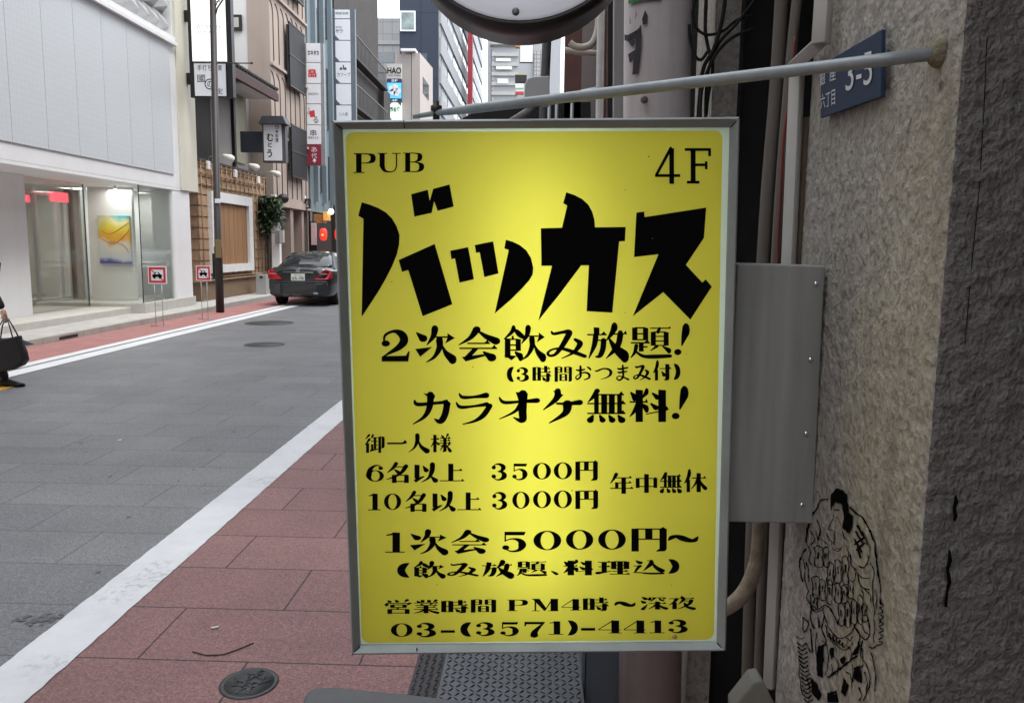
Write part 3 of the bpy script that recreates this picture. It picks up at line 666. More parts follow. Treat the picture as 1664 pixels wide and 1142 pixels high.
row('lettering', [('(',644.6,919,665,942.5),('飲',670.6,918.5,720.6,942.5),('み',726,919,775,941),('放',782,917.5,831,941),('題',840,915.8,887.6,939.7),('、',894.7,931,907,938.6),('料',916,914.7,964.6,939),('理',972.4,914.7,1024.5,938),('込',1030.6,913.7,1079.7,937),(')',1086.8,912.7,1105,936)], 1.3)
row('lettering', [('営',623.5,979,666.7,1002),('業',670.6,979,711,1001),('時',716.7,979,760,1001),('間',764.8,978,805,1000)], 1.3)
row('lettering', [('P',823.5,979,857,997.3),('M',864,977.5,907,997.5),('4',913,977.7,943.8,996.5),('時',949,975,990.8,997.5),('〜',1000,981,1033.7,991),('深',1043,973.6,1084.8,995),('夜',1089,973,1130.7,994.4)], 1.3)
row('lettering', [('0',633,1017.5,668.7,1039.6),('3',675,1017,709,1039.6),('-',714.8,1028.7,738,1033),('(',748,1016,766,1039),('3',772.5,1016,805,1037.7),('5',812,1015.5,844.6,1037.7),('7',852,1015,885.5,1037),('1',891.7,1014,916,1036),(')',922,1013,938.7,1037),('-',944.8,1025,968,1029.5),('4',973.4,1012.8,1010,1034),('4',1015,1012.8,1051,1034),('1',1057,1012.8,1081.7,1033.7),('3',1088,1011.8,1121.5,1033)], 1.3)
def c5(*a): return [(540 + x/3.172, 180 + y/3.172) for x, y in a]
def c6(*a): return [(860 + x/3.172, 180 + y/3.172) for x, y in a]
b = MB()
for k, pts in enumerate([
    c5((143,470),(185,482),(230,500),(270,523),(302,555),(325,595),(340,640),(338,690),(325,745),(300,805),(268,868),(235,925),(190,995),(143,1065),(152,556),(125,540)),
    c5((400,428),(487,405),(497,461),(515,400),(600,377),(622,492),(538,515),(520,465),(507,525),(417,545)),
    c5((335,770),(523,686),(615,1000),(460,1062),(385,822),(353,832)),
    c5((603,722),(697,703),(727,870),(652,888),(628,762),(610,766)),
    c5((731,692),(827,673),(855,840),(781,859),(757,730),(738,733)),
    c5((893,664),(930,675),(965,692),(1000,720),(1024,760),(1036,810),(1033,845),(1015,875),(980,915),(920,975),(835,1048),(908,718),(885,710)),
    c6((192,418),(235,432),(275,453),(308,483),(328,520),(339,560),(342,600),(502,598),(498,672),(468,674),(432,1044),(298,1036),(310,798),(270,798),(160,945),(47,1085),(118,800),(63,800),(60,605),(170,602),(197,487),(176,475)),
    c6((557,524),(598,518),(600,547),(921,497),(909,655),(815,795),(900,887),(918,870),(950,908),(838,1080),(697,937),(538,1063),(672,740),(545,755))]):
    b.poly([S(p[0], p[1], 0.0124 + 0.00002*k) for p in pts])
b.build('logo_lettering', m_ink, sign, recalc=False)
p = S(1098, 1039, 0.012); b = MB(); b.lathe(p, (0, -1, 0), [(0.0042, 0), (0.0042, 0.002), (0.002, 0.0035)], 12)
b.build('screw', M('brass_screw', (0.45, 0.3, 0.15), 0.4, 0.2, metal=0.8), sign)
b = MB(); rnd = random.Random(5)
for k in range(16):
    p = S(rnd.uniform(600, 1130), rnd.uniform(225, 1000), 0.0118); r = rnd.uniform(0.0006, 0.0015)
    b.poly([p + Vector((r*math.cos(t), 0, r*math.sin(t)*rnd.uniform(.7, 1.3))) for t in (0, 1.05, 2.1, 3.14, 4.2, 5.2)])
b.build('dirt_specks', M('dirt', (0.22, 0.17, 0.03), 0.8, 0), sign)
# fixing box beside the sign
m_box = M('grey_box_paint', (0.24, 0.245, 0.235), 0.45, 0.24, 14, 0.04, 120, streak=0.85)
br = thing('sign_fixing_box', 'flat grey sheet metal box joining the yellow sign to the wall', 'bracket', (0.43, 1.45, 1.2))
q = [onY(1199, 428, 1.385), onY(1341, 432, 1.385), onY(1321, 851, 1.385), onY(1178, 848, 1.385)]
MB().slab(q, (0, 0.11, 0)).build('cover', m_box, br, 0.003)
b = MB()
for px, py in ((1326, 461), (1317, 584), (1310, 704), (1303, 820)):
    s = MB(); s.lathe(onY(px, py, 1.384), (0, -1, 0), [(0.0045, 0), (0.004, 0.0018), (0.0015, 0.003)], 10); s.build('rivet', m_chrome, br)
# steel stay rod from the pillar to the sign
ST = thing('stay_rod', 'grey steel stay rod running from the rough pillar to the top of the yellow sign', 'support rod', onX(1525, 88, 0.492))
m_rod = M('rod_grey_paint', (0.30, 0.335, 0.35), 0.4, 0.14, 18, 0.08, 80, metal=0.2)
a0 = onX(1515, 88, 0.49); a1 = onY(708, 184, 1.43); a2 = onY(672, 190, 1.44)
b = MB(); b.tube([a0, a0.lerp(a1, 0.1), a0.lerp(a1, 0.5), a0.lerp(a1, 0.9), a1, a2], [0.0085, 0.0085, 0.0085, 0.0082, 0.005, 0.004], 14)
b.build('rod', m_rod, ST)
b = MB(); b.ball(onX(1526, 86, 0.499), 0.019, 8, (0.6, 0.9, 1.0)); b.ball(onX(1521, 92, 0.495), 0.014, 8, (0.8, 0.8, 0.9)); b.ball(onX(1530, 78, 0.5), 0.013, 8, (0.5, 1, 1))
b.build('wall_plug', M('mossy_mortar', (0.19, 0.17, 0.11), 0.95, 0.45, 60, 0.8, 150), ST)
b = MB(); p = onY(709, 178, 1.43)
b.lathe(p + Vector((0, 0, -0.02)), (0, 0, 1), [(0.006, 0), (0.006, 0.018), (0.010, 0.018), (0.010, 0.026), (0.005, 0.026), (0.005, 0.034)], 8)
b.build('bolt', M('dark_bolt', (0.08, 0.07, 0.06), 0.5, 0.3, metal=0.6), ST)

# ================================================================== round lamp sign overhead
RY = 1.98; cc = Vector((-0.045, RY, 0))
top = onY(843, 36, RY); rr = 0.302
cc.z = top.z + rr
cc.x = top.x
rs = thing('round_lamp_sign', 'round white sign drum with a dark grey rim hanging above the yellow sign', 'sign', (cc.x, RY + 0.1, cc.z))
MB().lathe(cc, (0, 1, 0), [(rr*0.985, 0.004), (rr, 0.0), (rr + 0.006, 0.0), (rr + 0.006, 0.2), (rr*0.9, 0.2)], 72).build('rim', M('dark_rim', (0.06, 0.055, 0.055), 0.35, 0.1, metal=0.3), rs)
MB().lathe(cc + Vector((0, -0.001, 0)), (0, -1, 0), [(rr*0.985, -0.004), (rr*0.97, 0.008), (rr*0.8, 0.018), (rr*0.4, 0.028), (0.001, 0.03)], 72).build('face_disc', M('milky_face', (0.84, 0.85, 0.9), 0.2, 0.02, emit=(0.86, 0.9, 1.0), es=0.10), rs)  # faint glow added to brighten the white disc
s = MB(); s.lathe(onY(838, 20, RY - 0.012), (0, -1, 0), [(0.009, 0), (0.009, 0.004), (0.004, 0.008)], 12); s.build('screw', M('dull_screw', (0.2, 0.22, 0.22), 0.4, 0.1, metal=0.8), rs)
b = MB(); b.box(0.2, 0.95, RY + 0.07, RY + 0.13, cc.z + 0.12, cc.z + 0.18); b.build('bracket_arm', m_grey_metal, rs)

# ================================================================== right hand building: rough pillar, recess, upper wall
def stucco(name, col, var, s1, s2, bump, dist, dark, spk):
    m = M(name, col, 0.9, 0)
    n, l, b = tree_of(m)
    geo = n.new('ShaderNodeNewGeometry')
    a = n.new('ShaderNodeTexNoise'); a.inputs['Scale'].default_value = s1; a.inputs['Detail'].default_value = 10; a.inputs['Roughness'].default_value = 0.75
    f = n.new('ShaderNodeTexNoise'); f.inputs['Scale'].default_value = s2; f.inputs['Detail'].default_value = 4
    mp = n.new('ShaderNodeMapping'); mp.inputs['Scale'].default_value = (1, 1, 0.8)
    l.new(geo.outputs['Position'], mp.inputs['Vector'])
    l.new(mp.outputs[0], a.inputs['Vector']); l.new(mp.outputs[0], f.inputs['Vector'])
    rp = n.new('ShaderNodeValToRGB'); rp.color_ramp.elements[0].position = 0.25; rp.color_ramp.elements[1].position = 0.75
    rp.color_ramp.elements[0].color = [c*(1-var) for c in col] + [1]; rp.color_ramp.elements[1].color = [c*(1+var) for c in col] + [1]
    l.new(a.outputs['Fac'], rp.inputs[0])
    rq = n.new('ShaderNodeValToRGB'); rq.color_ramp.elements[0].position = 0.33; rq.color_ramp.elements[1].position = 0.33 + spk
    l.new(f.outputs['Fac'], rq.inputs[0])
    mx = n.new('ShaderNodeMixRGB'); mx.inputs[1].default_value = [c*dark for c in col] + [1]
    l.new(rq.outputs[0], mx.inputs[0]); l.new(rp.outputs[0], mx.inputs[2]); l.new(mx.outputs[0], b.inputs['Base Color'])
    bp = n.new('ShaderNodeBump'); bp.inputs['Strength'].default_value = bump; bp.inputs['Distance'].default_value = dist
    l.new(f.outputs['Fac'], bp.inputs['Height']); l.new(bp.outputs[0], b.inputs['Normal'])
    return m
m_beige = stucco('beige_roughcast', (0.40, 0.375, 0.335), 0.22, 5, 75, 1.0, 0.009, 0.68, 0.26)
n_, l_, b_ = tree_of(m_beige)
src_ = b_.inputs['Base Color'].links[0].from_socket
g_ = n_.new('ShaderNodeNewGeometry')
for sc_, zz_, col_, lo_, hi_, am_ in ((2.6, 0.7, (0.30, 0.255, 0.18, 1), 0.52, 0.74, 0.45), (14, 0.10, (0.17, 0.155, 0.14, 1), 0.56, 0.74, 0.55), (38, 0.6, (0.10, 0.09, 0.075, 1), 0.64, 0.72, 0.6)):
    mp_ = n_.new('ShaderNodeMapping'); mp_.inputs['Scale'].default_value = (1, 1, zz_); l_.new(g_.outputs['Position'], mp_.inputs[0])
    t_ = n_.new('ShaderNodeTexNoise'); t_.inputs['Scale'].default_value = sc_; t_.inputs['Detail'].default_value = 6; l_.new(mp_.outputs[0], t_.inputs['Vector'])
    r_ = n_.new('ShaderNodeValToRGB'); r_.color_ramp.elements[0].position = lo_; r_.color_ramp.elements[1].position = hi_; r_.color_ramp.elements[1].color = (am_, am_, am_, 1); l_.new(t_.outputs['Fac'], r_.inputs[0])
    x_ = n_.new('ShaderNodeMixRGB'); x_.inputs[2].default_value = col_; l_.new(r_.outputs[0], x_.inputs[0]); l_.new(src_, x_.inputs[1]); src_ = x_.outputs[0]
l_.new(src_, b_.inputs['Base Color'])
m_shadewall = stucco('shaded_grey_roughcast', (0.19, 0.178, 0.168), 0.2, 6, 120, 1.0, 0.010, 0.75, 0.25)  # side turned from the light, its shade put into a darker colour
m_shadewall.node_tree.nodes['Principled BSDF'].inputs['Roughness'].default_value = 0.6
rb = thing('corner_building', 'rough walled building with a shaded front painted dark and a beige roughcast pillar beside the yellow sign', 'building', (1.2, 1.2, 0))
PXW, PYN, PYF = 0.5, 1.0, 1.53
def on_wall(px, py):
    p = onX(px, py, PXW); return Vector((PXW + rough((0, p.y, p.z), 70, 0.0019) - 0.0013, p.y, p.z))
def rough(p, f, a): return (noise.noise(Vector(p) * f) + 0.5 * noise.noise(Vector(p) * f * 2.3)) * a
b = MB(); b.smooth = True
zs = [0.0, 0.4] + [0.6 + k * 0.0085 for k in range(215)] + [2.6, 3.1]
ys = [PYF - (PYF - PYN) * k / 56 for k in range(57)]
xs = [PXW + 0.0085 * k for k in range(1, 36)] + [1.0, 1.7]
grid = []
for z in zs:
    r = []
    for y in ys:
        e = max(0, 1 - abs(y - PYN) / 0.02)
        r.append(b.vert((PXW + rough((0, y, z), 70, 0.0019) + e*0.002, y, z)))
    for x in xs: r.append(b.vert((x, PYN + rough((x, 0, z*1.4), 40, 0.0055), z)))
    grid.append(r)
for a, c in zip(grid, grid[1:]):
    for k in range(len(a) - 1):
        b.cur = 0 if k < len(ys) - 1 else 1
        b.face((a[k], a[k+1], c[k+1], c[k]))
b.cur = 0; b.smooth = False
b.poly([(1.7, PYF, 0), (PXW, PYF, 0), (PXW, PYF, 3.1), (1.7, PYF, 3.1)])
b.build('pillar', [m_beige, m_shadewall], rb, recalc=False)
boxo('pillar', m_beige, rb, 0.545, 0.625, 2.62, 2.9, 0, 3.1)
m_shade_dark = M('shade_and_dark_paint', (0.022, 0.021, 0.021), 0.8, 0.35, 4)  # near-black colour holds the recess shade; a dark downpipe shares it
boxo('recess_wall', m_shade_dark, rb, 0.66, 1.7, 2.7, 2.95, 0, 3.1)
boxo('back_wall', m_shade_dark, rb, 1.12, 1.7, 1.535, 2.69, 0, 3.1)
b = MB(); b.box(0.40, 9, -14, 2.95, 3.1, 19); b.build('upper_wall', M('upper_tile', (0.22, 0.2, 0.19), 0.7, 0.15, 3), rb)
b = MB(); b.box(1.71, 9, -14, 2.95, 0, 3.095); b.build('rear_wall', m_shade_dark, rb)
# crack marks
b = MB()
for pts in ([(1553, 804), (1554, 815), (1551, 826), (1553, 838), (1551, 846)], [(1543, 893), (1544, 910), (1540, 925), (1543, 945), (1539, 962), (1537, 985)]):
    P = [onY(x, y, 0.992) for x, y in pts]
    b.tube(P, [0.001, 0.0028, 0.0018, 0.0026, 0.0014, 0.002][:len(P)], 5); b.build('crack', m_ink, rb); b = MB()
for pts in ([(1604, 60), (1600, 160), (1592, 300), (1580, 420), (1568, 560)],):
    P = [onY(x, y, 0.9985) for x, y in pts]; b.tube(P, 0.0005, 4)
b.build('crack', m_ink, rb)
# address plate
pl = thing('address_plate', 'dark blue address plate reading 3-5 on the beige pillar', 'sign', onX(1385, 120, 0.49))
m_navy = M('navy_enamel', (0.005, 0.022, 0.062), 0.6, 0.12, 10)
q = [onX(1433, 48, 0.485), onX(1431, 158, 0.485), onX(1333, 192, 0.485), onX(1334, 106, 0.485)]
MB().slab(q, (0.006, 0, 0)).build('plate', m_navy, pl, 0.001)
b = MB(); m_wl = M('plate_white', (0.6, 0.63, 0.66), 0.5, 0.05)
def wall_text(t, x0, x1, yt0, yb0, yt1, yb1):
    v, f, a = glyphs(t, 0.0); bb = len(b.v)
    for p in v:
        x = x0 + (x1 - x0) * p[0]; yt = yt0 + (yt1 - yt0) * p[0]; yb = yb0 + (yb1 - yb0) * p[0]
        w = onX(x, yb + (yt - yb) * p[1], 0.4835); b.v.append(w)
    for g in f: b.face([bb + i for i in g])
wall_text('3-5', 1374, 1417, 96, 149, 82, 136)
wall_text('銀', 1332.5, 1341, 118, 141, 113, 137); wall_text('座', 1348, 1358, 109, 133, 104, 130)
wall_text('六丁目', 1333, 1357, 155, 178, 143, 170)
b.build('lettering', m_wl, pl, recalc=False)

# line drawing pasted on the pillar
gf = MB()
def gl(w, *pts):
    w *= 1.15
    P = catmull([(p[0], p[1], w) for p in pts], 5)
    o = []
    for k, p in enumerate(P):
        a = P[max(k-1, 0)]; c = P[min(k+1, len(P)-1)]; tx, ty = c[0]-a[0], c[1]-a[1]; L = math.hypot(tx, ty) or 1
        ww = p[2] * (0.75 + 0.5 * noise.noise(Vector((p[0]*.2, p[1]*.2, 1))))
        o.append(((p[0]-ty/L*ww/2, p[1]+tx/L*ww/2), (p[0]+ty/L*ww/2, p[1]-tx/L*ww/2)))
    for a, c in zip(o, o[1:]): gf.poly([on_wall(*a[0]), on_wall(*c[0]), on_wall(*c[1]), on_wall(*a[1])])
def gp(*pts):
    y = min(p[1] for p in pts); y1 = max(p[1] for p in pts)
    while y < y1:
        def cut(yy):
            xs = []
            for k in range(len(pts)):
                a, b = pts[k-1], pts[k]
                if (a[1] <= yy) != (b[1] <= yy): xs.append(a[0] + (b[0]-a[0])*(yy-a[1])/(b[1]-a[1]))
            return sorted(xs)
        xs = cut(y + 1.0)
        for x0, x1 in zip(xs[::2], xs[1::2]):
            n = max(1, int((x1-x0)/2.5))
            for j in range(n):
                a = x0 + (x1-x0)*j/n; b = x0 + (x1-x0)*(j+1)/n
                gf.poly([on_wall(a, y), on_wall(b, y), on_wall(b, y+2.05), on_wall(a, y+2.05)])
        y += 2.0
def g7(*a): return [(1280 + x/3.155, 780 + y/3.155) for x, y in a]
gp(*g7((222,118),(228,70),(250,42),(285,48),(308,72),(314,120),(318,165),(340,185),(338,240),(322,275),(300,262),(284,240),(288,180),(282,122),(250,112),(232,130),(226,160)))
gl(3, *g7((212,98),(172,104),(148,150),(118,196),(104,260),(96,320))); gl(2.2, *g7((96,350),(70,400),(66,450),(80,520)))
gl(3, *g7((322,135),(350,165),(390,195),(418,250),(440,292),(452,340),(460,420),(472,500),(480,570),(482,640)))
gl(1.5, *g7((240,150),(272,155))); gl(1.5, *g7((236,180),(228,215),(212,248),(240,258))); gl(1.2, *g7((250,190),(268,192)))
gl(1.6, *g7((245,258),(240,330))); gl(1.6, *g7((282,260),(290,290),(310,310)))
for a in ((360,230,400,300),(350,260,395,330),(345,300,385,370),(362,340,380,400),(385,260,412,330),(345,330,400,290),(350,360,400,320)): gl(3.2, *g7(a[:2], a[2:]))
gl(2.4, *g7((415,390),(410,430),(392,448),(370,440))); gl(2.2, *g7((325,380),(330,430),(356,460))); gl(2.2, *g7((365,480),(372,530),(400,556),(424,558)))
gl(1.8, *g7((440,520),(438,570),(448,640),(445,700))); gl(2, *g7((150,200),(170,250),(160,310))); gl(1.6, *g7((120,260),(140,300),(125,330)))
rnd = random.Random(11)
def bubble(x, y, w, h):     # rounded, hollow capitals of the lettering on the drawing
    gl(1.7, *g7((x,y),(x+w*.5,y-h*.1),(x+w,y+h*.1),(x+w*.95,y+h*.55),(x+w,y+h),(x+w*.4,y+h*1.05),(x,y+h*.9),(x+w*.1,y+h*.5),(x,y)))
    gl(2.2, *g7((x+w*.5,y+h*.25),(x+w*.45,y+h*.6)))
for x, y, w, h in ((140,345,42,95),(188,350,26,90),(205,430,34,100),(245,415,32,105),(285,400,30,125),(130,500,36,100),(166,515,30,95),(205,520,26,110),(246,535,30,90),(280,545,28,80),(312,520,28,80),(262,640,32,100),(298,630,26,115),(328,620,30,110),(362,600,26,130),(385,640,28,80),(120,590,36,70)): bubble(x, y, w, h)
gl(2.2, *g7((110,560),(104,610),(130,640),(160,660),(200,640),(240,690),(262,740))); gl(2.2, *g7((180,650),(200,720),(240,790),(280,810),(330,780),(350,740)))
for k in range(6): gl(2, *g7((200+k*16,770+k*12),(210+k*16,800+k*11),(226+k*16,790+k*10)))
gl(2, *g7((340,740),(380,800),(410,815),(425,760),(412,700),(390,690)))
for k in range(7): gl(2, *g7((478+rnd.uniform(-6,6),620+k*34),(494,640+k*32),(470,655+k*32)))
gl(2.2, *g7((470,840),(440,860),(420,850))); gl(1.8, *g7((385,820),(380,890),(405,940),(424,1000),(420,1060),(390,1130)))
gl(1.8, *g7((430,880),(450,960),(455,1080)))
for pts in (((160,850),(190,840),(186,930),(182,1010),(155,1000),(150,920)),((218,860),(238,856),(240,905),(222,918)),((330,900),(372,820),(378,850),(360,890)),((345,960),(376,945),(384,1040),(340,1015)),((268,920),(295,895),(305,915),(285,948)),((290,1010),(318,1050),(300,1110),(275,1085)),((205,1090),(255,1075),(262,1140),(210,1140)),((118,1010),(150,1035),(178,1100),(160,1130),(130,1090))): gp(*g7(*pts))
for k in range(5): gl(3.5, *g7((210+k*28,1010-k*22),(250+k*28,985-k*22)))
for k in range(14): gl(2.6, *g7((52+k*2.5,830+k*22),(75+k*2.5,850+k*22),(96+k*3,836+k*22)))
gl(2, *g7((82,700),(84,780),(110,735),(82,700))); gl(2, *g7((120,760),(130,880),(95,830))); gl(3, *g7((160,700),(165,755)))
gl(2.5, *g7((130,640),(118,700),(140,760))); gl(2, *g7((190,690),(180,760),(200,820),(190,850)))
for L in (((80,400),(92,450),(88,500),(104,560)),((100,420),(112,470),(108,520)),((104,330),(118,370),(112,410),(130,440)),((150,260),(158,300),(150,340)),((170,300),(196,318),(214,340)),((205,270),(214,300),(238,322)),
          ((228,320),(236,350),(262,362),(284,340)),((250,345),(270,352),(282,346)),((300,330),(318,372),(312,400)),((398,270),(420,330),(424,380),(412,410)),((430,420),(446,470),(440,520)),((452,560),(462,610),(456,660)),((340,440),(352,480),(344,520)),((356,470),(390,500),(420,500)),
          ((380,556),(392,590),(386,620)),((400,560),(428,590),(436,630)),((120,640),(140,672),(170,670),(192,650)),((196,740),(222,800),(262,850),(300,870),(340,830)),((210,790),(238,840),(250,880)),((300,800),(322,820),(340,800)),((360,760),(372,800),(366,840)),((384,740),(402,776),(420,790)),
          ((440,700),(452,740),(444,790),(452,830)),((470,700),(484,720),(470,740)),((150,780),(146,860),(160,930)),((178,820),(206,850),(210,930),(196,1000)),((240,900),(262,940),(258,1000)),((310,850),(330,880),(322,930)),((384,860),(392,920),(382,960)),((398,980),(412,1040),(404,1100)),
          ((100,1000),(116,1060),(112,1130)),((60,900),(64,1000),(76,1100)),((226,940),(236,970),(222,1000)),((330,940),(338,1000),(330,1060)),((300,980),(320,990),(332,1020)),((370,1060),(380,1100),(372,1130)),((50,800),(70,812),(92,800)),((258,60),(262,90),(274,112))):
    gl(1.5, *g7(*L))
tag(gf.build('wall_drawing', m_ink, loc=onX(1365, 1100, 0.4925), recalc=False), 'black ink drawing of a long haired figure with bubble letters on the beige pillar', 'street art')

# trunking, pipes and cables in the recess
m_trunk = M('ivory_trunking', (0.46, 0.45, 0.42), 0.45, 0.08, 12, streak=0.6)
def strip(name, a, c, w, d, mat, label, cat, extra=None):
    t = MB(); a = Vector(a); c = Vector(c)
    t.slab([a + Vector((-w/2, 0, 0)), a + Vector((w/2, 0, 0)), c + Vector((w/2, 0, 0)), c + Vector((-w/2, 0, 0))], (0, d, 0))
    if extra: extra(t)
    return tag(t.build(name, mat, bevel=0.002), label, cat)
def P(px, py, Y): return onY(px, py, Y)
ct = thing('cable_trunking', 'ivory plastic cable trunking with a bent joint running down beside the beige pillar', 'trunking', P(1290, 600, 1.56))
def seg(name, pts, r, mat, par, w=None):
    t = MB(); t.tube(pts, r, 4); t.build(name, mat, par, 0.0015)
seg('duct', [onX(1341, -30, 0.478), onX(1334, 72, 0.478)], 0.017, m_trunk, ct)
seg('elbow', [onX(1332, 70, 0.478), P(1294, 104, 1.552)], 0.016, m_trunk, ct)
seg('duct', [P(1296, 100, 1.55), P(1251, 1115, 1.55)], 0.015, m_trunk, ct)
m_pipe = M('brown_grey_pipe', (0.15, 0.13, 0.112), 0.6, 0.25, 10, streak=0.6)
def smooth_path(pts, r):
    rs = r if isinstance(r, (list, tuple)) else [r]*len(pts)
    if len(pts) < 3: return pts, r
    P4 = [(p.x, p.y, p.z, q) for p, q in zip(pts, rs)]; P4 = [P4[0]] + P4 + [P4[-1]]; out = []
    for k in range(1, len(P4) - 2):
        a, b, c, d = P4[k-1:k+3]
        for j in range(6):
            t = j/6; out.append([0.5*(2*b[i] + (c[i]-a[i])*t + (2*a[i]-5*b[i]+4*c[i]-d[i])*t*t + (3*b[i]-a[i]-3*c[i]+d[i])*t**3) for i in range(4)])
    out.append(P4[-1]); return [Vector(o[:3]) for o in out], [max(o[3], 0.001) for o in out]
def pipe(name, pts, r, mat, label, cat='pipe', n=12):
    pts, r = smooth_path([Vector(p) for p in pts], r)
    return tag(MB().tube(pts, r, n).build(name, mat), label, cat)
pipe('drain_pipe', [P(1272, -40, 2.1), P(1262, 130, 2.1), P(1240, 420, 2.1), P(1222, 860, 2.1), P(1212, 1200, 2.1)], 0.017, m_pipe, 'thicker brown grey pipe standing in the dark recess, the left one')
pipe('conduit_pipe', [P(1300, -40, 1.95), P(1284, 110, 1.95), P(1262, 400, 1.95), P(1240, 900, 1.95), P(1228, 1200, 1.95)], 0.012, m_pipe, 'thinner brown grey conduit in the dark recess next to the ivory trunking')
pipe('red_cable', [P(1292, 60, 1.75), P(1285, 150, 1.75), P(1274, 220, 1.75), P(1268, 330, 1.75), P(1264, 430, 1.75), P(1255, 900, 1.75), P(1247, 1150, 1.75)], 0.0028, M('red_cable_sheath', (0.22, 0.03, 0.025), 0.5, 0.1), 'thin dark red cable hanging in the recess', 'cable', 8)
strip('door_jamb', P(1318, 190, 1.535), P(1272, 1130, 1.535), 0.022, 0.02, M('rusty_jamb', (0.10, 0.07, 0.045), 0.85, 0.6, 25, 0.3, 80, streak=0.7), 'rusty brown strip along the back edge of the beige pillar', 'trim')
pb = M('bent_hose_cloth', (0.30, 0.25, 0.18), 0.9, 0.3, 30, 0.6, 70)
pipe('lagged_pipe', [P(1150, 1000, 1.75), P(1185, 985, 1.75), P(1212, 958, 1.75), P(1228, 915, 1.75), P(1232, 870, 1.75), P(1232, 845, 1.75)], [0.014, 0.017, 0.018, 0.016, 0.014, 0.013], pb, 'torn pale lagged pipe bending behind the lower right corner of the sign')
pc = MB(); pc.slab([P(1192, 1150, 1.45), P(1225, 1108, 1.45), P(1240, 1105, 1.45), P(1262, 1150, 1.45), P(1262, 1300, 1.45), P(1192, 1300, 1.45)], (0, 0.05, 0))
tag(pc.build('bracket_plate', M('ivory_plate', (0.17, 0.165, 0.14), 0.6, 0.15, 20), bevel=0.004), 'pale plate with a cut corner at the foot of the ivory trunking', 'bracket')

# big steel pole with peeled stickers
pole = thing('utility_pole', 'thick dirty pinkish grey pole with a peeled black patch and a torn sticker', 'pole', (0.36, 2.55, 0))
PT = P(1069, 0, 2.55); PB = P(1056, 1100, 2.55)
dirp = (PT - PB).normalized(); base = PB + dirp * (-PB.z / dirp.z); rad = 0.102
m_pole = M('dirty_pink_grey_paint', (0.48, 0.425, 0.42), 0.55, 0.22, 7, 0.06, 40, streak=0.75)
bdz = [(rad, k * 0.25) for k in range(30)]
MB().lathe(base, dirp, [(rad + 0.003, 0), (rad + 0.003, 2.06), (rad, 2.065), (rad, 7.5)], 40).build('shaft', m_pole, pole)
def on_pole(px, py, dr=0.0015):
    d = ray(px, py); h0 = CP + d * ((2.55) / d.y); t = (h0 - base).dot(dirp); c = base + dirp * t
    lo = Vector((h0.x - c.x, 0, 0)).length * (1 if h0.x > c.x else -1); R2 = rad + 0.003 + dr
    lo = max(-R2*0.97, min(R2*0.97, lo)); return c + Vector((lo, -math.sqrt(R2*R2 - lo*lo), 0))
def pole_patch(name, pts, mat, dr=0.0015):
    b = MB(); b.poly([on_pole(x, y, dr) for x, y in pts]); return b.build(name, mat, pole)
def pole_grid(b, x0, y0, x1, y1, dr):
    n = 8
    for k in range(n):
        a = x0 + (x1-x0)*k/n; c = x0 + (x1-x0)*(k+1)/n
        b.poly([on_pole(a, y0, dr), on_pole(c, y0, dr), on_pole(c, y1, dr), on_pole(a, y1, dr)])
b = MB(); pole_grid(b, 1018, -60, 1064, 14, 0.001); b.cur = 1; pole_grid(b, 1018, 8, 1066, 17, 0.0018); pole_grid(b, 1058, -60, 1066, 9, 0.0018)
b.cur = 2
for x0, x1 in ((1020, 1023), (1030, 1033)): b.poly([on_pole(x0, -20, .002), on_pole(x1, -20, .002), on_pole(x1, 5, .002), on_pole(x0, 5, .002)])
b.poly([on_pole(1020, -20, .0021), on_pole(1023, -20, .0021), on_pole(1033, 5, .0021), on_pole(1030, 5, .0021)])
b.poly([on_pole(1037, 1, .002), on_pole(1042, 1, .002), on_pole(1042, 5, .002), on_pole(1037, 5, .002)])
b.build('sticker', [M('sticker_white', (0.7, 0.7, 0.72), 0.5, 0.05), M('sticker_green', (0.05, 0.26, 0.07), 0.5, 0.1), m_ink], pole)
m_glue = M('black_glue', (0.06, 0.055, 0.06), 0.8, 0.35, 60)
def q3(*a): return [(860 + x/4.379, y/4.379) for x, y in a]
for pts in (((770,235),(775,330),(765,470),(750,570),(715,572),(722,470),(735,380),(735,290)), ((665,270),(690,285),(740,270),(765,250),(760,320),(735,330),(715,380),(690,330),(665,310)), ((690,420),(735,400),(722,470),(700,485)), ((795,140),(812,180),(810,235),(780,240),(775,200)), ((735,120),(742,160),(730,200),(738,150)), ((700,150),(706,215),(700,210))):
    pole_patch('glue_mark', q3(*pts), m_glue)
s = MB(); s.lathe(on_pole(1040, 172, 0.0), (0, -1, 0), [(0.011, 0), (0.011, 0.008), (0.006, 0.016)], 10); s.build('bolt', M('old_bolt', (0.2, 0.17, 0.15), 0.6, 0.3, metal=0.4), pole)
b = MB(); 
b.lathe(base + dirp * 1.93, dirp, [(rad + 0.005, 0), (rad + 0.005, 0.05)], 40); b.build('band', M('band_brown', (0.2, 0.165, 0.15), 0.6, 0.2), pole)

rw = thing('row_building', 'grey office row continuing along the right side of the street beyond the brown building', 'building', (5, 45, 0))
boxo('wall', M('row_grey', (0.2, 0.19, 0.18), 0.7, 0.15, 2, streak=0.4), rw, 1.0, 9, 22.2, 70, 0, 8.2)
for i in range(2):
    for k in range(8): boxo('window', m_darkglass, rw, 0.96, 0.998, 24 + k*5.6, 27.6 + k*5.6, 1.0 + i*3.7, 3.2 + i*3.7)
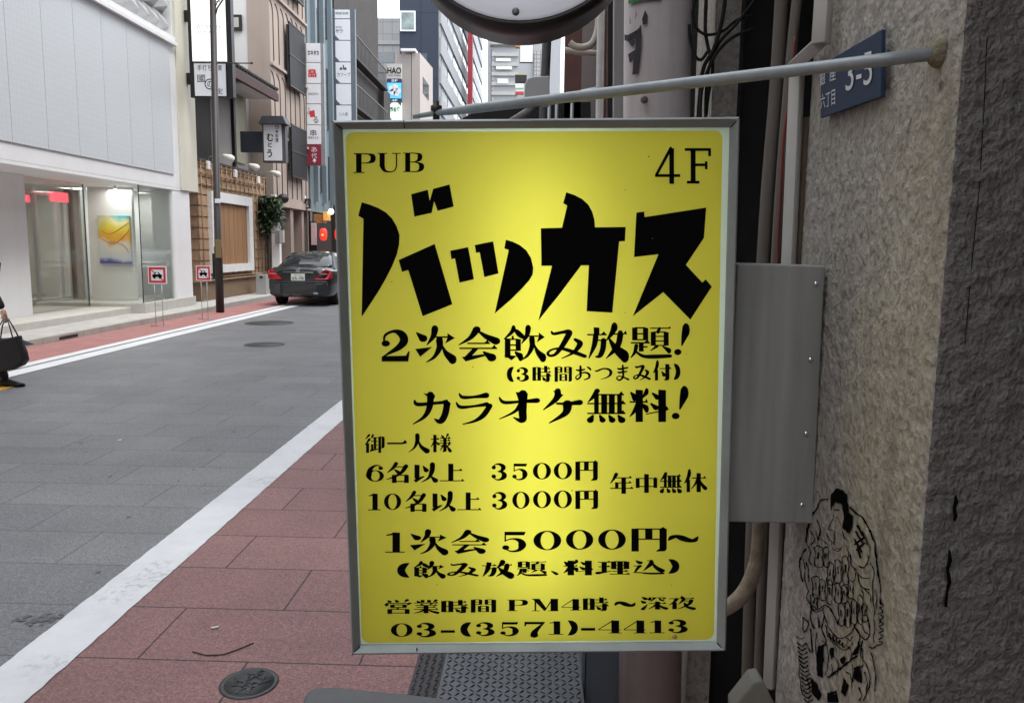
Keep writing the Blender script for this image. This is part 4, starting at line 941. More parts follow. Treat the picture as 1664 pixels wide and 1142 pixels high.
# posts and cladding farther along the right side
strip('grey_cover_board', P(1009, -40, 3.2), P(1002, 1300, 3.2), 0.05, 0.05, M('board_grey', (0.30, 0.29, 0.28), 0.6, 0.1, 8, streak=0.8), 'narrow grey cover board just left of the thick pole', 'board')
strip('dark_downpipe', P(996, -40, 3.5), P(988, 1300, 3.5), 0.04, 0.06, m_shade_dark, 'dark square downpipe left of the grey cover board', 'pipe')
strip('rust_brown_post', P(988, -40, 3.8), P(980, 1200, 3.8), 0.03, 0.04, M('rust_brown', (0.18, 0.06, 0.04), 0.8, 0.4, 20), 'rust brown post beside the white post', 'post')
pipe('white_post', [P(981, -60, 3.7), P(974, 190, 3.7), P(965, 1200, 3.7)], 0.017, M('white_post_paint', (0.62, 0.62, 0.6), 0.5, 0.2, 25, streak=0.5), 'slim white post with scuffed paint behind the yellow sign', 'post')
m_pvc = M('ivory_pvc', (0.5, 0.45, 0.38), 0.5, 0.15, 8)
pipe('u_bend_pipe', [P(974, -40, 5.2), P(973, 25, 5.2), P(971, 50, 5.2), P(963, 70, 5.2), P(950, 77, 5.2), P(935, 76, 5.2), P(926, 70, 5.2)], 0.022, m_pvc, 'ivory pipe curving up in a U bend on the brown wall')
pipe('straight_pvc_pipe', [P(918, 82, 5.3), P(940, 85, 5.3), P(980, 88, 5.3)], 0.02, m_pvc, 'ivory pipe stub lying level under the U bend')
pipe('wall_downpipe', [P(893, -20, 9), P(886, 124, 9), P(880, 300, 9)], 0.05, M('pipe_grey', (0.07, 0.075, 0.08), 0.5, 0.2), 'dark grey downpipe at the far end of the brown wall')
pipe('white_downpipe', [P(888, -20, 9.4), P(882, 124, 9.4), P(876, 300, 9.4)], 0.02, M('pipe_white', (0.6, 0.6, 0.6), 0.5, 0.1), 'thin white downpipe beside the dark grey one')
bw = thing('brown_building', 'dark brown brick building behind the thick pole', 'building', (4, 12, 0))
m_brick = M('dark_brown_brick', (0.055, 0.032, 0.03), 0.8, 0.3, 4)
n_, l_, b_ = tree_of(m_brick)
g_ = n_.new('ShaderNodeNewGeometry'); bk_ = n_.new('ShaderNodeTexBrick'); bk_.inputs['Scale'].default_value = 4
cx_ = n_.new('ShaderNodeSeparateXYZ'); cb_ = n_.new('ShaderNodeCombineXYZ'); l_.new(g_.outputs['Position'], cx_.inputs[0]); l_.new(cx_.outputs[1], cb_.inputs[0]); l_.new(cx_.outputs[2], cb_.inputs[1])
l_.new(cb_.outputs[0], bk_.inputs['Vector']); bk_.inputs['Color1'].default_value = (0.075, 0.04, 0.036, 1); bk_.inputs['Color2'].default_value = (0.05, 0.03, 0.03, 1); bk_.inputs['Mortar'].default_value = (0.03, 0.025, 0.025, 1)
l_.new(bk_.outputs[0], b_.inputs['Base Color'])
boxo('wall', m_brick, bw, 0.72, 9, 5.6, 22, 0, 15)
boxo('pier', M('brown_pier', (0.13, 0.06, 0.05), 0.7, 0.2), bw, 0.3, 0.5, 10.0, 10.4, 0, 15)
boxo('side_wall', m_shade_dark, bw, 0.6, 9, 4.6, 5.59, 0, 15)
for k, (z0, z1) in enumerate(((1.9, 2.25), (2.5, 2.9), (3.3, 4.4))): boxo('window', m_darkglass, bw, 0.705, 0.719, 7.0 + k*0.3, 8.0 + k*0.3, z0, z1)
# tangled cables by the second pillar
cb = [[(1150, -40), (1146, 40), (1150, 75), (1158, 110), (1150, 160), (1146, 200)], [(1136, -20), (1126, 20), (1132, 46), (1150, 57), (1176, 50), (1196, 34), (1222, 26)], [(1226, 2), (1196, 40), (1172, 66), (1156, 96), (1148, 140), (1146, 200)], [(1182, -40), (1174, 30), (1160, 80), (1142, 116), (1134, 200)], [(1224, 48), (1192, 60), (1168, 82), (1152, 110), (1140, 150), (1138, 200)], [(1120, 40), (1122, 66), (1130, 92), (1140, 97), (1150, 84)]]
for k, c in enumerate(cb):
    pipe('black_cable', [P(x, y, 2.5 - 0.01*k) for x, y in c], [0.0055, 0.0045, 0.0045, 0.006, 0.005, 0.005][k], m_rubber, ['black cable hanging straight down the middle of the speckled pillar', 'black cable swinging in a U from the thick pole to the dark recess', 'upper of two black cables slanting down out of the dark recess', 'thickest black cable slanting down left to the sign top', 'lower of two black cables slanting down out of the dark recess', 'short black cable loop against the edge of the thick pole'][k], 'cable', 8)
for o_ in [o for o in COL.objects if o.name.startswith('black_cable')]: o_['group'] = 'cables by the speckled pillar'
# junction box on a bracket above the awning
jb = thing('junction_box', 'pale grey sign plate box on a braced arm above the yellow sign', 'box', P(872, 160, 6))
q = [P(853, 136, 6), P(858, 127, 6), P(868, 124.5, 6), P(893, 123.5, 6), P(893, 170, 6), P(851, 170, 6)]
MB().slab(q, (0, 0.12, 0)).build('case', M('case_grey', (0.42, 0.42, 0.42), 0.5, 0.06), jb, 0.008)
MB().tube([P(893, 165, 6.06), P(960, 150, 6.06), P(1010, 140, 6.06)], 0.03, 8).build('arm', m_grey_metal, jb)
MB().tube([P(828, 200, 6.05), P(860, 180, 6.05), P(874, 168, 6.05)], 0.028, 6).build('brace', M('brace_grey', (0.2, 0.19, 0.18), 0.6, 0.1), jb)
aw = thing('shop_awning', 'dark sloping shop awning showing just over the top of the yellow sign', 'awning', P(830, 185, 10))
q = [P(752, 192, 10), P(775, 181, 10), P(870, 168, 10), P(960, 166, 10), P(960, 230, 10), P(752, 230, 10)]
MB().slab(q, (0, 1.2, 0)).build('canopy', M('awning_cloth', (0.015, 0.014, 0.015), 0.8, 0.2), aw)
MB().tube([P(752, 230, 10.05), P(960, 230, 10.05)], 0.025, 8).build('front_bar', m_black, aw)
for x in (893, 905, 930): pipe('thin_bracket_bar', [P(x, 168, 7), P(x - 4, 300, 7)], 0.015, m_grey_metal, {893: 'leftmost of three thin grey bars standing under the pale plate box', 905: 'middle one of three thin grey bars under the pale plate box', 930: 'rightmost of three thin grey bars, nearest the brown wall'}[x], 'bar')

# ================================================================== at the foot of the sign
m_steel = M('checker_plate_steel', (0.075, 0.079, 0.086), 0.42, 0.2, 12, metal=0.55)
rp_ = thing('ramp_plate', 'steel checker plate ramp on the red paving below the yellow sign', 'ramp', (-0.1, 3.3, 0))
x0, x1, y0, y1, zt = -0.33, 0.19, 2.3, 4.3, 0.12
xs0 = -0.47
b = MB(); b.slab([(x0, y0, 0.0), (x1, y0, 0), (x1, y0, zt), (x0, y0, zt)], (0, y1 - y0, 0)); b.build('deck', m_steel, rp_)
b = MB(); b.slab([(xs0, y0, 0.0), (x0 - 0.002, y0, 0), (x0 - 0.002, y0, zt - 0.004)], (0, y1 - y0, 0)); b.build('side_slope', m_steel, rp_)
b = MB(); 
k = 0
y = y0 + 0.03
while y < 3.5:
    for i in range(20):
        x = x0 + 0.018 + i * 0.0255; s = 1 if (i + k) % 2 else -1
        b.tube([(x - 0.009, y - s*0.009, zt + 0.0005), (x, y, zt + 0.002), (x + 0.009, y + s*0.009, zt + 0.0005)], [0.001, 0.0034, 0.001], 5, False)
    for i in range(4):
        f = 0.15 + i*0.24; x = xs0 + (x0 - xs0)*f; z = zt*f; s = 1 if (i + k) % 2 else -1
        b.tube([(x - 0.009, y - s*0.009, z - 0.006), (x, y, z + 0.003), (x + 0.009, y + s*0.009, z + 0.008)], [0.001, 0.0034, 0.001], 5, False)
    y += 0.028; k += 1
b.build('tread_pattern', m_steel, rp_)
rnd = random.Random(2)
pb_ = thing('utility_cabinet', 'blue grey steel cabinet standing between the ramp and the thick pole', 'cabinet', (0.24, 2.9, 0))
q = [P(944, 1130, 2.75), P(1006, 1130, 2.75)]
boxo('case', M('blue_grey_paint', (0.12, 0.145, 0.17), 0.45, 0.1, 8, streak=0.5), pb_, P(945, 1100, 2.75).x, P(1007, 1100, 2.75).x, 2.75, 3.2, 0, 0.5, bevel=0.006)
boxo('door_seam', m_black, pb_, P(945, 1100, 2.75).x + 0.012, P(945, 1100, 2.75).x + 0.015, 2.747, 2.7495, 0.05, 0.47)
# grey lidded box in the foreground
gb = thing('storage_box', 'dark grey box with a rounded lid standing in front of the checker plate ramp', 'box', (-0.3, 2.0, 0))
A = G(492, 1150, 0.42); 
lidm = M('grey_lid_plastic', (0.07, 0.074, 0.078), 0.5, 0.2, 10, 0.05, 90)
pts = [(494, 1160), (492, 1145), (494, 1128), (504, 1118), (520, 1114.5), (545, 1114), (600, 1119.5), (666, 1125.5), (730, 1133), (785, 1142), (860, 1155)]
Pq = [G(x, y, 0.42) for x, y in pts]
Pq += [Pq[-1] + Vector((-0.05, -0.45, 0)), Pq[0] + Vector((0.03, -0.35, 0))]
MB().slab([Vector((p.x, p.y, 0.39)) for p in Pq], (0, 0, 0.03)).build('lid', lidm, gb, 0.012)
cen = sum(Pq, Vector()) / len(Pq)
MB().slab([Vector((cen.x + (p.x - cen.x)*0.95, cen.y + (p.y - cen.y)*0.95, 0.0)) for p in Pq], (0, 0, 0.388)).build('body', lidm, gb)

# unseen blocks added behind the viewer to shade the right side
ob_ = thing('shade_block_left', 'plain grey block added out of view on the left behind the viewer for shade', 'building', (-13, -14, 0))
boxo('wall', m_conc, ob_, -18, -9.0, -34, 3.6, 0, 20)
for i in range(5):
    for k in range(7): boxo('window', m_darkglass, ob_, -8.998, -8.96, -32 + k*5, -29 + k*5, 1.2 + i*3.6, 3.2 + i*3.6)
ob2 = thing('shade_block_rear', 'dull concrete block added out of view across the street behind the viewer for shade', 'building', (-2, -40, 0))
boxo('wall', m_conc, ob2, -9, 12, -44, -35, 0, 20)
for i in range(5):
    for k in range(5): boxo('window', m_darkglass, ob2, -7 + k*3.4, -4.6 + k*3.4, -34.998, -34.96, 1.4 + i*3.8, 3.4 + i*3.8)

# ================================================================== left side: white gallery
XG = -8.85
ga = thing('gallery_building', 'white shop building with pale panel cladding over a glazed entrance', 'building', (-12, 15, 0))
boxo('upper_wall', m_white, ga, -16, XG - 0.02, 4, 20.55, 3.04, 6.38)
boxo('top_wall', m_white, ga, -16, XG - 0.25, 4, 20.55, 6.6, 15)
b = MB()
y = 4.43
while y < 19.3:
    b.box(XG - 0.02, XG + 0.006, y + 0.006, min(y + 0.994, 19.68), 3.34, 6.38); y += 1.0
# cladding with a faint grid of perforations
m_panel = grid_mat('pale_cladding', (0.585, 0.622, 0.652), (0.598, 0.634, 0.662), (0.562, 0.60, 0.63), 0.11, 0.11, True, 0.012)
b.build('panel_cladding', m_panel, ga)
b = MB(); b.box(XG - 0.24, XG + 0.10, 4, 19.72, 6.385, 6.47); b.box(XG - 0.24, XG + 0.05, 4, 19.70, 6.475, 6.595); b.build('ledge', m_white, ga)
b = MB()   # pyramid relief screen above the ledge
for i in range(9):
    for k in range(8):
        y0 = 15.4 + i*0.48; z0 = 6.68 + k*0.48; c = (XG - 0.02, y0 + 0.3, z0 + 0.12)
        q = [(XG - 0.24, y0, z0), (XG - 0.24, y0 + 0.47, z0), (XG - 0.24, y0 + 0.47, z0 + 0.47), (XG - 0.24, y0, z0 + 0.47)]
        for j in range(4): b.poly([q[j], q[(j+1) % 4], c])
b.build('relief_screen', M('screen_grey', (0.42, 0.43, 0.44), 0.5, 0.1), ga)
boxo('screen_frame', m_white, ga, XG - 0.245, XG - 0.05, 19.74, 19.80, 6.6, 12)
boxo('corner_pier', m_cream, ga, XG - 0.5, XG + 0.02, 19.78, 20.75, 3.0, 15)
boxo('soffit', m_white, ga, -14, XG - 0.02, 4, 20.4, 2.97, 3.035)
m_plinth = M('pale_stone', (0.50, 0.485, 0.45), 0.8, 0.08, 5, 0.1, 60)
boxo('plinth', m_plinth, ga, -14, XG - 0.005, 17.72, 20.42, -0.01, 0.33, bevel=0.01)
boxo('step', m_plinth, ga, -14, -9.18, 4, 17.715, -0.01, 0.24, bevel=0.01)
boxo('column', m_white, ga, XG - 0.55, XG - 0.03, 19.35, 20.3, 0.332, 2.965)
boxo('side_column', m_white, ga, -10.9, -10.0, 14.0, 15.45, 0.242, 2.965)
# inside
m_in = M('gallery_white', (0.78, 0.79, 0.78), 0.7, 0.03, 2)
m_brownwall = M('brown_wall', (0.36, 0.31, 0.25), 0.7, 0.1, 3)
boxo('end_wall', m_in, ga, -14, XG - 0.56, 20.2, 20.4, 0.332, 2.965)
boxo('rear_wall', m_brownwall, ga, -14.2, -14.0, 4, 20.4, 0.242, 2.965)
boxo('partition', m_in, ga, *( (P(146, 400, 18.6).x, P(217, 400, 18.6).x) + (18.6, 18.72, 0.335, 2.96)))
boxo('partition', m_in, ga, -11.2, -11.08, 18.73, 20.19, 0.335, 2.96)
boxo('wood_jamb', M('jamb_brown', (0.24, 0.15, 0.10), 0.6, 0.15, streak=0.6), ga, -11.06, -10.72, 18.5, 18.59, 0.335, 2.96)
dr = boxo('door_frame', m_white, ga, -11.04, -10.96, 15.7, 15.76, 0.245, 2.9)
for y0, y1 in ((17.25, 17.33), (18.05, 18.17), (18.42, 18.48)): boxo('door_stile', m_white, ga, -11.04, -10.96, y0, y1, 0.43 if y0 < 17.6 else 0.43, 2.7)
boxo('door_rail', m_white, ga, -11.04, -10.96, 15.77, 18.48, 0.335, 0.425)
boxo('door_rail', m_white, ga, -11.04, -10.96, 15.77, 18.48, 2.705, 2.8)
boxo('glass_pane', m_glass, ga, -10.12, -10.105, 15.48, 17.66, 0.242, 2.965)
boxo('glass_pane', m_glass, ga, -10.10, XG - 0.08, 17.78, 17.79, 0.332, 2.965)
boxo('glass_pane', m_glass, ga, XG - 0.078, XG - 0.068, 17.78, 19.34, 0.332, 2.965)
boxo('glass_joint', m_black, ga, XG - 0.082, XG - 0.064, 17.768, 17.779, 0.332, 2.965)
boxo('glass_joint', m_black, ga, -10.125, -10.10, 15.46, 15.478, 0.25, 2.96)
boxo('glass_joint', M('joint_green', (0.12, 0.15, 0.14), 0.4, 0), ga, -10.128, -10.10, 17.662, 17.676, 0.25, 2.96)
def lamp(name, loc, e, col, size, rot=(0, 0, 0)):
    d = bpy.data.lights.new(name, 'AREA'); d.energy = e; d.color = col; d.size = size
    o = bpy.data.objects.new(name, d); COL.objects.link(o); o.location = loc; o.rotation_euler = rot; return o
lamp('gallery_ceiling_light', (-9.7, 18.3, 2.9), 5, (1, 0.98, 0.93), 0.7)
lamp('gallery_ceiling_light', (-12.4, 17.3, 2.9), 26, (1, 0.9, 0.78), 1.0)
lamp('gallery_ceiling_light', (-9.9, 19.5, 2.9), 6, (1, 0.98, 0.93), 0.6)
# picture on the partition
pa = thing('painting', 'bright abstract painting in blue, yellow and white on the gallery partition', 'painting', P(186, 428, 18.55))
pm = M('painted_canvas', (0.6, 0.6, 0.5), 0.5, 0)
n_, l_, b_ = tree_of(pm)
tc = n_.new('ShaderNodeNewGeometry'); mp = n_.new('ShaderNodeMapping'); c0 = P(163, 428, 18.55); c1 = P(210, 351, 18.55)
mp.inputs['Location'].default_value = (-c0.x, 0, -c0.z); l_.new(tc.outputs['Position'], mp.inputs[0])
sx = n_.new('ShaderNodeSeparateXYZ'); l_.new(mp.outputs[0], sx.inputs[0])
nz = n_.new('ShaderNodeTexNoise'); nz.inputs['Scale'].default_value = 2.2; nz.inputs['Detail'].default_value = 2; l_.new(tc.outputs['Position'], nz.inputs['Vector'])
ma = n_.new('ShaderNodeMath'); ma.operation = 'MULTIPLY_ADD'; ma.inputs[1].default_value = 0.55; l_.new(nz.outputs['Fac'], ma.inputs[0]); l_.new(sx.outputs[2], ma.inputs[2])
md = n_.new('ShaderNodeMath'); md.operation = 'DIVIDE'; md.inputs[1].default_value = (c1.z - c0.z) + 0.5; l_.new(ma.outputs[0], md.inputs[0])
rp = n_.new('ShaderNodeValToRGB'); cr = rp.color_ramp
for pos, col in ((0.17, (0.12, 0.13, 0.4)), (0.25, (0.62, 0.68, 0.75)), (0.46, (0.75, 0.72, 0.62)), (0.53, (0.78, 0.40, 0.05)), (0.66, (0.72, 0.62, 0.08)), (0.78, (0.75, 0.72, 0.4)), (0.88, (0.06, 0.42, 0.5))):
    e = cr.elements.new(pos); e.color = list(col) + [1]
cr.elements.remove(cr.elements[0]); cr.elements.remove(cr.elements[-1])
l_.new(md.outputs[0], rp.inputs[0]); l_.new(rp.outputs[0], b_.inputs['Base Color'])
boxo('canvas', pm, pa, c0.x, c1.x, 18.54, 18.59, c0.z, c1.z)
b = MB()
for a in ([(165, 388), (185, 396), (205, 380), (209, 372)], [(178, 392), (200, 398), (209, 410)], [(165, 374), (180, 380), (209, 362)]):
    b.tube(smooth_path([P(x, y, 18.537) for x, y in a], 0.006)[0], 0.006, 5)
b.build('brush_line', M('orange_line', (0.5, 0.2, 0.03), 0.5, 0), pa)
sp = thing('picture_spotlight', 'small gallery spotlight above the bright painting', 'lamp', P(188, 300, 18.0))
q = Vector((P(188, 320, 18.1).x, 18.1, 2.86)); MB().lathe(q, (0, 0.3, -1), [(0.03, -0.1), (0.04, 0.0)], 12).build('housing', m_white, sp)
d = bpy.data.lights.new('picture_spot', 'SPOT'); d.energy = 9; d.spot_size = R(46); d.spot_blend = 0.8; d.color = (1, 0.93, 0.8); d.shadow_soft_size = 0.03
o = bpy.data.objects.new('picture_spot', d); COL.objects.link(o); o.location = q + Vector((0, 0.0, -0.06)); o.rotation_euler = (P(188, 380, 18.55) - q).to_track_quat('-Z', 'Y').to_euler()
# red plaque, added glowing boxes for red reflections in the glass, warm lamps
m_red_reflection = M('red_reflection_glow', (0.6, 0.05, 0.06), 0.5, 0, emit=(1.0, 0.10, 0.14), es=0.8)
tag(boxo('red_plaque', m_red, None, P(15, 360, 15.0).x, P(25, 360, 15.0).x, 13.96, 13.995, P(20, 379, 14).z, P(20, 355, 14).z), 'plain red plaque on the white side column of the gallery', 'sign')
for (x0, x1, y0, y1, lb) in ((33, 48, 317, 328, 'short red glowing box standing in for a reflection in the entrance glass, left one'), (82, 110, 314, 327, 'long red glowing box standing in for a reflection in the entrance glass, right one')):
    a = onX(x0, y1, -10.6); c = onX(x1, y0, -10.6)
    tag(boxo('red_reflection_box', m_red_reflection, None, -10.62, -10.59, a.y, c.y, a.z, c.z), lb, 'sign', 'boxes for red reflections at the gallery door')
m_warm = M('warm_bulb', (0.9, 0.7, 0.4), 0.5, 0, emit=(1.0, 0.62, 0.28), es=2.2)
for x, y, lb in ((57, 374, 'warm round lamp deep inside the gallery, leftmost of three'), (98, 376, 'warm round lamp deep inside the gallery, middle of three'), (117, 368, 'warm round lamp deep inside the gallery, rightmost of three')):
    b = MB(); p = onX(x, y, -13.2); b.ball(p, 0.07, 8); b.tube([p, (p.x, p.y, 2.96)], 0.006, 5)
    tag(b.build('pendant_lamp', m_warm), lb, 'lamp', 'warm lamps inside the gallery')
b = MB()
pd = thing('display_stand', 'pale low display stand inside the gallery behind the glass doors', 'furniture', onX(75, 450, -13))
boxo('plinth_block', m_in, pd, -13.2, -12.6, 18.2, 19.2, 0.242, 1.0); boxo('book_stack', M('grey_paper', (0.3, 0.3, 0.3), 0.7, 0.2, 30), pd, -13.1, -12.8, 18.4, 18.9, 1.002, 1.12)
# small no-parking boards on wire stands
np0 = None
def board(px0, py0, px1, py1, basepx, label):
    Y = G(*basepx, 0.0).y; a = P(px0, py1, Y); c = P(px1, py0, Y); cx = (a.x + c.x)/2
    t = thing('no_parking_board', label, 'sign', (cx, Y, 0.0), 'small no parking boards')
    w, h = c.x - a.x, c.z - a.z
    boxo('plate', m_signwhite, t, a.x, c.x, Y, Y + 0.02, a.z, c.z)
    b = MB(); e = w*0.05; f = w*0.17
    b.loops([[(a.x+e, Y-.002, a.z+e), (c.x-e, Y-.002, a.z+e), (c.x-e, Y-.002, c.z-e), (a.x+e, Y-.002, c.z-e)], [(a.x+f, Y-.002, a.z+f), (c.x-f, Y-.002, a.z+f), (c.x-f, Y-.002, c.z-f), (a.x+f, Y-.002, c.z-f)]])
    g = w*0.04; b.slab([(a.x+f, Y-.004, c.z-f-g), (a.x+f+g, Y-.004, c.z-f), (c.x-f, Y-.004, a.z+f+g), (c.x-f-g, Y-.004, a.z+f)], (0, .002, 0))
    b.build('red_border', m_red, t)
    b = MB(); m = (a.z + c.z)/2
    b.slab([(cx-w*.26, Y-.008, m-h*.1), (cx+w*.26, Y-.008, m-h*.1), (cx+w*.26, Y-.008, m+h*.03), (cx+w*.17, Y-.008, m+h*.04), (cx+w*.1, Y-.008, m+h*.17), (cx-w*.1, Y-.008, m+h*.17), (cx-w*.17, Y-.008, m+h*.04), (cx-w*.26, Y-.008, m+h*.03)], (0, .003, 0))
    for s in (-1, 1): b.lathe((cx+s*w*.15, Y-.008, m-h*.12), (0, 1, 0), [(w*.075, 0), (w*.075, .003)], 12)
    b.build('car_symbol', m_ink, t)
    b = MB(); b.poly([(cx-w*.08, Y-.0095, m+h*.05), (cx+w*.08, Y-.0095, m+h*.05), (cx+w*.06, Y-.0095, m+h*.14), (cx-w*.06, Y-.0095, m+h*.14)]); b.build('symbol_window', m_signwhite, t)
    b = MB()
    for s in (-1, 1): b.tube([(cx+s*w*.2, Y+.01, a.z+.02), (cx+s*w*.2, Y+.01, 0.01)], 0.007, 6)
    b.tube([(cx-w*.2, Y+.01, a.z*.5), (cx+w*.2, Y+.01, a.z*.5)], 0.005, 6); b.tube([(cx-w*.5, Y+.01, 0.012), (cx+w*.5, Y+.01, 0.012)], 0.007, 6)
    b.build('wire_stand', m_alu, t)
board(241, 433, 270, 461, (264, 531), 'square red edged no parking board on a wire stand in front of the gallery')
board(319, 432, 342, 456, (338, 519), 'square red edged no parking board on a wire stand beside the brown lamp post')

# ================================================================== street lamp post
LP = G(358, 508); lp = thing('lamp_post', 'tall dark brown lamp post standing on the red strip', 'lamp post', (LP.x, LP.y, 0))
topx = onY(347.5, 0, LP.y).x
b = MB(); b.tube([(LP.x, LP.y, 0), (LP.x, LP.y, 1.6), (LP.x, LP.y, 1.62), (topx, LP.y, 9)], [0.097, 0.097, 0.082, 0.07], 14); b.build('post', m_brown_pole, lp)
boxo('hatch', m_brown_pole, lp, LP.x - 0.13, LP.x - 0.08, LP.y - 0.06, LP.y + 0.06, 0.85, 1.45, bevel=0.004)
a = P(351, 419, LP.y - .1); c = P(359, 389, LP.y - .1); boxo('notice_plate', M('ochre_plate', (0.20, 0.15, 0.06), 0.5, 0.1), lp, a.x, c.x, LP.y - 0.112, LP.y - 0.1, a.z, c.z)
a = P(349, 330, LP.y - .1); c = P(358, 323, LP.y - .1); boxo('label_band', m_signwhite, lp, a.x, c.x, LP.y - 0.094, LP.y - 0.085, a.z, c.z)
b = MB(); T = lambda px, py: P(px, py, LP.y)
b.tube([T(348, 32), T(353, 14), T(362, 0), T(378, -14)], 0.02, 6); b.tube([T(349, 16), T(352, 6), T(359, -6)], 0.014, 6); b.tube([T(350, 2), T(356, 4), T(360, -4)], 0.01, 6)
b.build('scroll_bracket', m_brown_pole, lp)
b = MB(); b.tube([T(350, 103), T(380, 103), T(408, 103)], 0.014, 6); b.ball(T(409, 103), 0.03, 6); b.build('banner_arm', m_brown_pole, lp)

# ================================================================== lit projecting sign on the gallery corner
VY = 20.2
vs = thing('projecting_light_sign', 'tall black framed light sign with a lit gallery panel over a noodle shop panel', 'sign', P(340, 157, VY))
m_lit = M('lit_panel', (0.8, 0.82, 0.8), 0.4, 0, emit=(0.96, 1.0, 0.94), es=0.33)
def ypanel(name, mat, par, x0, y0, x1, y1, Y, d=0.03, bevel=0):
    a = P(x0, y1, Y); c = P(x1, y0, Y); return boxo(name, mat, par, a.x, c.x, Y, Y + d, a.z, c.z, bevel=bevel)
ypanel('lit_panel', m_lit, vs, 313, -160, 364, 100, VY)
ypanel('lower_panel', m_signwhite, vs, 317, 103, 366, 156, VY)
b = MB()
a = P(309, 158, VY); c = P(369.5, -165, VY)
b.box(a.x, c.x, VY + 0.031, VY + 0.16, a.z, c.z); b.box(P(366.5, 0, VY).x, c.x, VY - 0.03, VY + 0.03, a.z, c.z); b.build('frame', m_black, vs)
for y in (26, 128): ypanel('bracket', m_black, vs, 297, y - 9, 313, y + 9, VY + 0.1, 0.1)
ypanel('divider', m_black, vs, 313, 100.3, 366, 102.7, VY - 0.01)
b = MB(); text_px(b, 'Whitestone', 318, 39, 359, 47, VY - 0.004); text_px(b, 'Gallery', 318, 48, 342, 56, VY - 0.004); b.build('lettering', M('pale_ink', (0.35, 0.37, 0.36), 0.6, 0), vs, recalc=False)
b = MB()
for i, ch in enumerate('手打ち蕎麦'): text_px(b, ch, 321 + i*8.3, 106, 327.5 + i*8.3, 115, VY - 0.004)
text_px(b, '國', 321, 122, 333, 134, VY - 0.004); text_px(b, '定', 351, 144, 362, 153, VY - 0.004); text_px(b, 'の', 337, 132, 345, 142, VY - 0.004)
cxp = P(341, 137, VY - 0.004); N = 20
for k in range(N):
    A, B2 = 2*math.pi*k/N, 2*math.pi*(k+1)/N
    b.poly([cxp + Vector((r*math.cos(t), 0, r*math.sin(t))) for r, t in ((.13, A), (.13, B2), (.108, B2), (.108, A))])
b.build('lettering', m_ink, vs, recalc=False)

# ================================================================== wooden restaurant
XW = -9.2
wr = thing('wooden_restaurant', 'traditional restaurant with a bamboo lattice wall, white window frame and tiled eave', 'building', (-11, 24, 0))
m_wood = M('cedar_boards', (0.33, 0.215, 0.135), 0.75, 0.42, 2.2, 0.15, 30, streak=0.5)
m_bam = M('bamboo', (0.37, 0.25, 0.15), 0.6, 0.2, 8)
m_stone = M('brown_dado', (0.19, 0.13, 0.085), 0.85, 0.12, 6)
boxo('lower_wall', m_stone, wr, -14, XW, 21.55, 26.9, -0.01, 0.62)
b = MB()
z = 0.625
while z < 3.85:     # overlapped boards
    h = 0.30 if z < 2.9 else 0.24
    b.slab([(XW, 21.55, z), (XW + 0.03, 21.52, z), (XW + 0.008, 21.54, z + h - 0.014), (XW, 21.55, z + h - 0.014)], (0, 5.35, 0))
    b.slab([(-14, 21.55, z), (-14, 21.52, z), (-14, 21.54, z + h - 0.006), (-14, 21.55, z + h - 0.006)], (14 + XW, 0, 0))
    z += h
b.build('board_wall', m_wood, wr)
boxo('backing_wall', m_black, wr, -14, XW - 0.002, 21.552, 26.9, 0.621, 3.9)
b = MB()
for i in range(15):
    y = 21.7 + i*0.36
    for za, zb in ([(0.7, 3.93)] if (y < 22.0 or y > 25.6) else [(3.17, 3.93), (0.63, 0.88)]): b.tube([(XW + 0.05, y, za), (XW + 0.05, y, zb)], 0.016, 6)
for z in (3.3, 3.6, 3.86): b.tube([(XW + 0.065, 21.56, z), (XW + 0.065, 26.9, z)], 0.013, 6)
for z in (0.66, 0.74): b.tube([(XW + 0.05, 21.5, z), (XW + 0.05, 26.9, z)], 0.025, 6)
b.build('bamboo_lattice', m_bam, wr)
wfm = M('white_timber', (0.72, 0.73, 0.73), 0.6, 0.06, 6)
wy0, wy1 = 22.15, 25.35
fr = MB()
fr.box(XW, XW + 0.14, wy0, wy1, 2.86, 3.14); fr.box(XW, XW + 0.14, wy0, wy1, 0.86, 1.08); fr.box(XW, XW + 0.14, wy0, wy0 + 0.55, 1.08, 2.86); fr.box(XW, XW + 0.14, wy1 - 0.32, wy1, 1.08, 2.86)
fw = fr.build('window', wfm, wr)
m_shut = M('cedar_shutter', (0.30, 0.165, 0.08), 0.6, 0.25, 5, streak=0.9)
b = MB(); k = 0; y = wy0 + 0.55
while y < wy1 - 0.33:
    b.box(XW + 0.002, XW + 0.05 + 0.004*(k % 2), y, min(y + 0.17, wy1 - 0.32), 1.08, 2.86); y += 0.175; k += 1
b.build('shutter', m_shut, fw)
m_upper = M('dark_board', (0.018, 0.015, 0.013), 0.7, 0.2, 4, streak=0.9)
boxo('coping', M('coping_dark', (0.06, 0.05, 0.045), 0.7, 0.2), wr, -10.2, XW + 0.06, 21.55, 26.9, 3.905, 3.98)
boxo('upper_wall', m_upper, wr, -14, -9.75, 21.2, 24.0, 3.985, 7.3)
boxo('plaster_wall', M('grey_plaster', (0.27, 0.25, 0.24), 0.85, 0.12, 3, streak=0.4), wr, -14, -9.76, 24.02, 27.0, 3.985, 7.3)
boxo('corner_post', m_black, wr, -9.76, -9.66, 25.6, 25.75, 3.985, 6.5)
boxo('upper_window', M('dull_cream_glass', (0.34, 0.33, 0.24), 0.4, 0.15), wr, -9.757, -9.72, 25.76, 26.7, 4.3, 6.45)
rfm = M('roof_tile', (0.075, 0.068, 0.06), 0.6, 0.25, 8)
rf = MB()
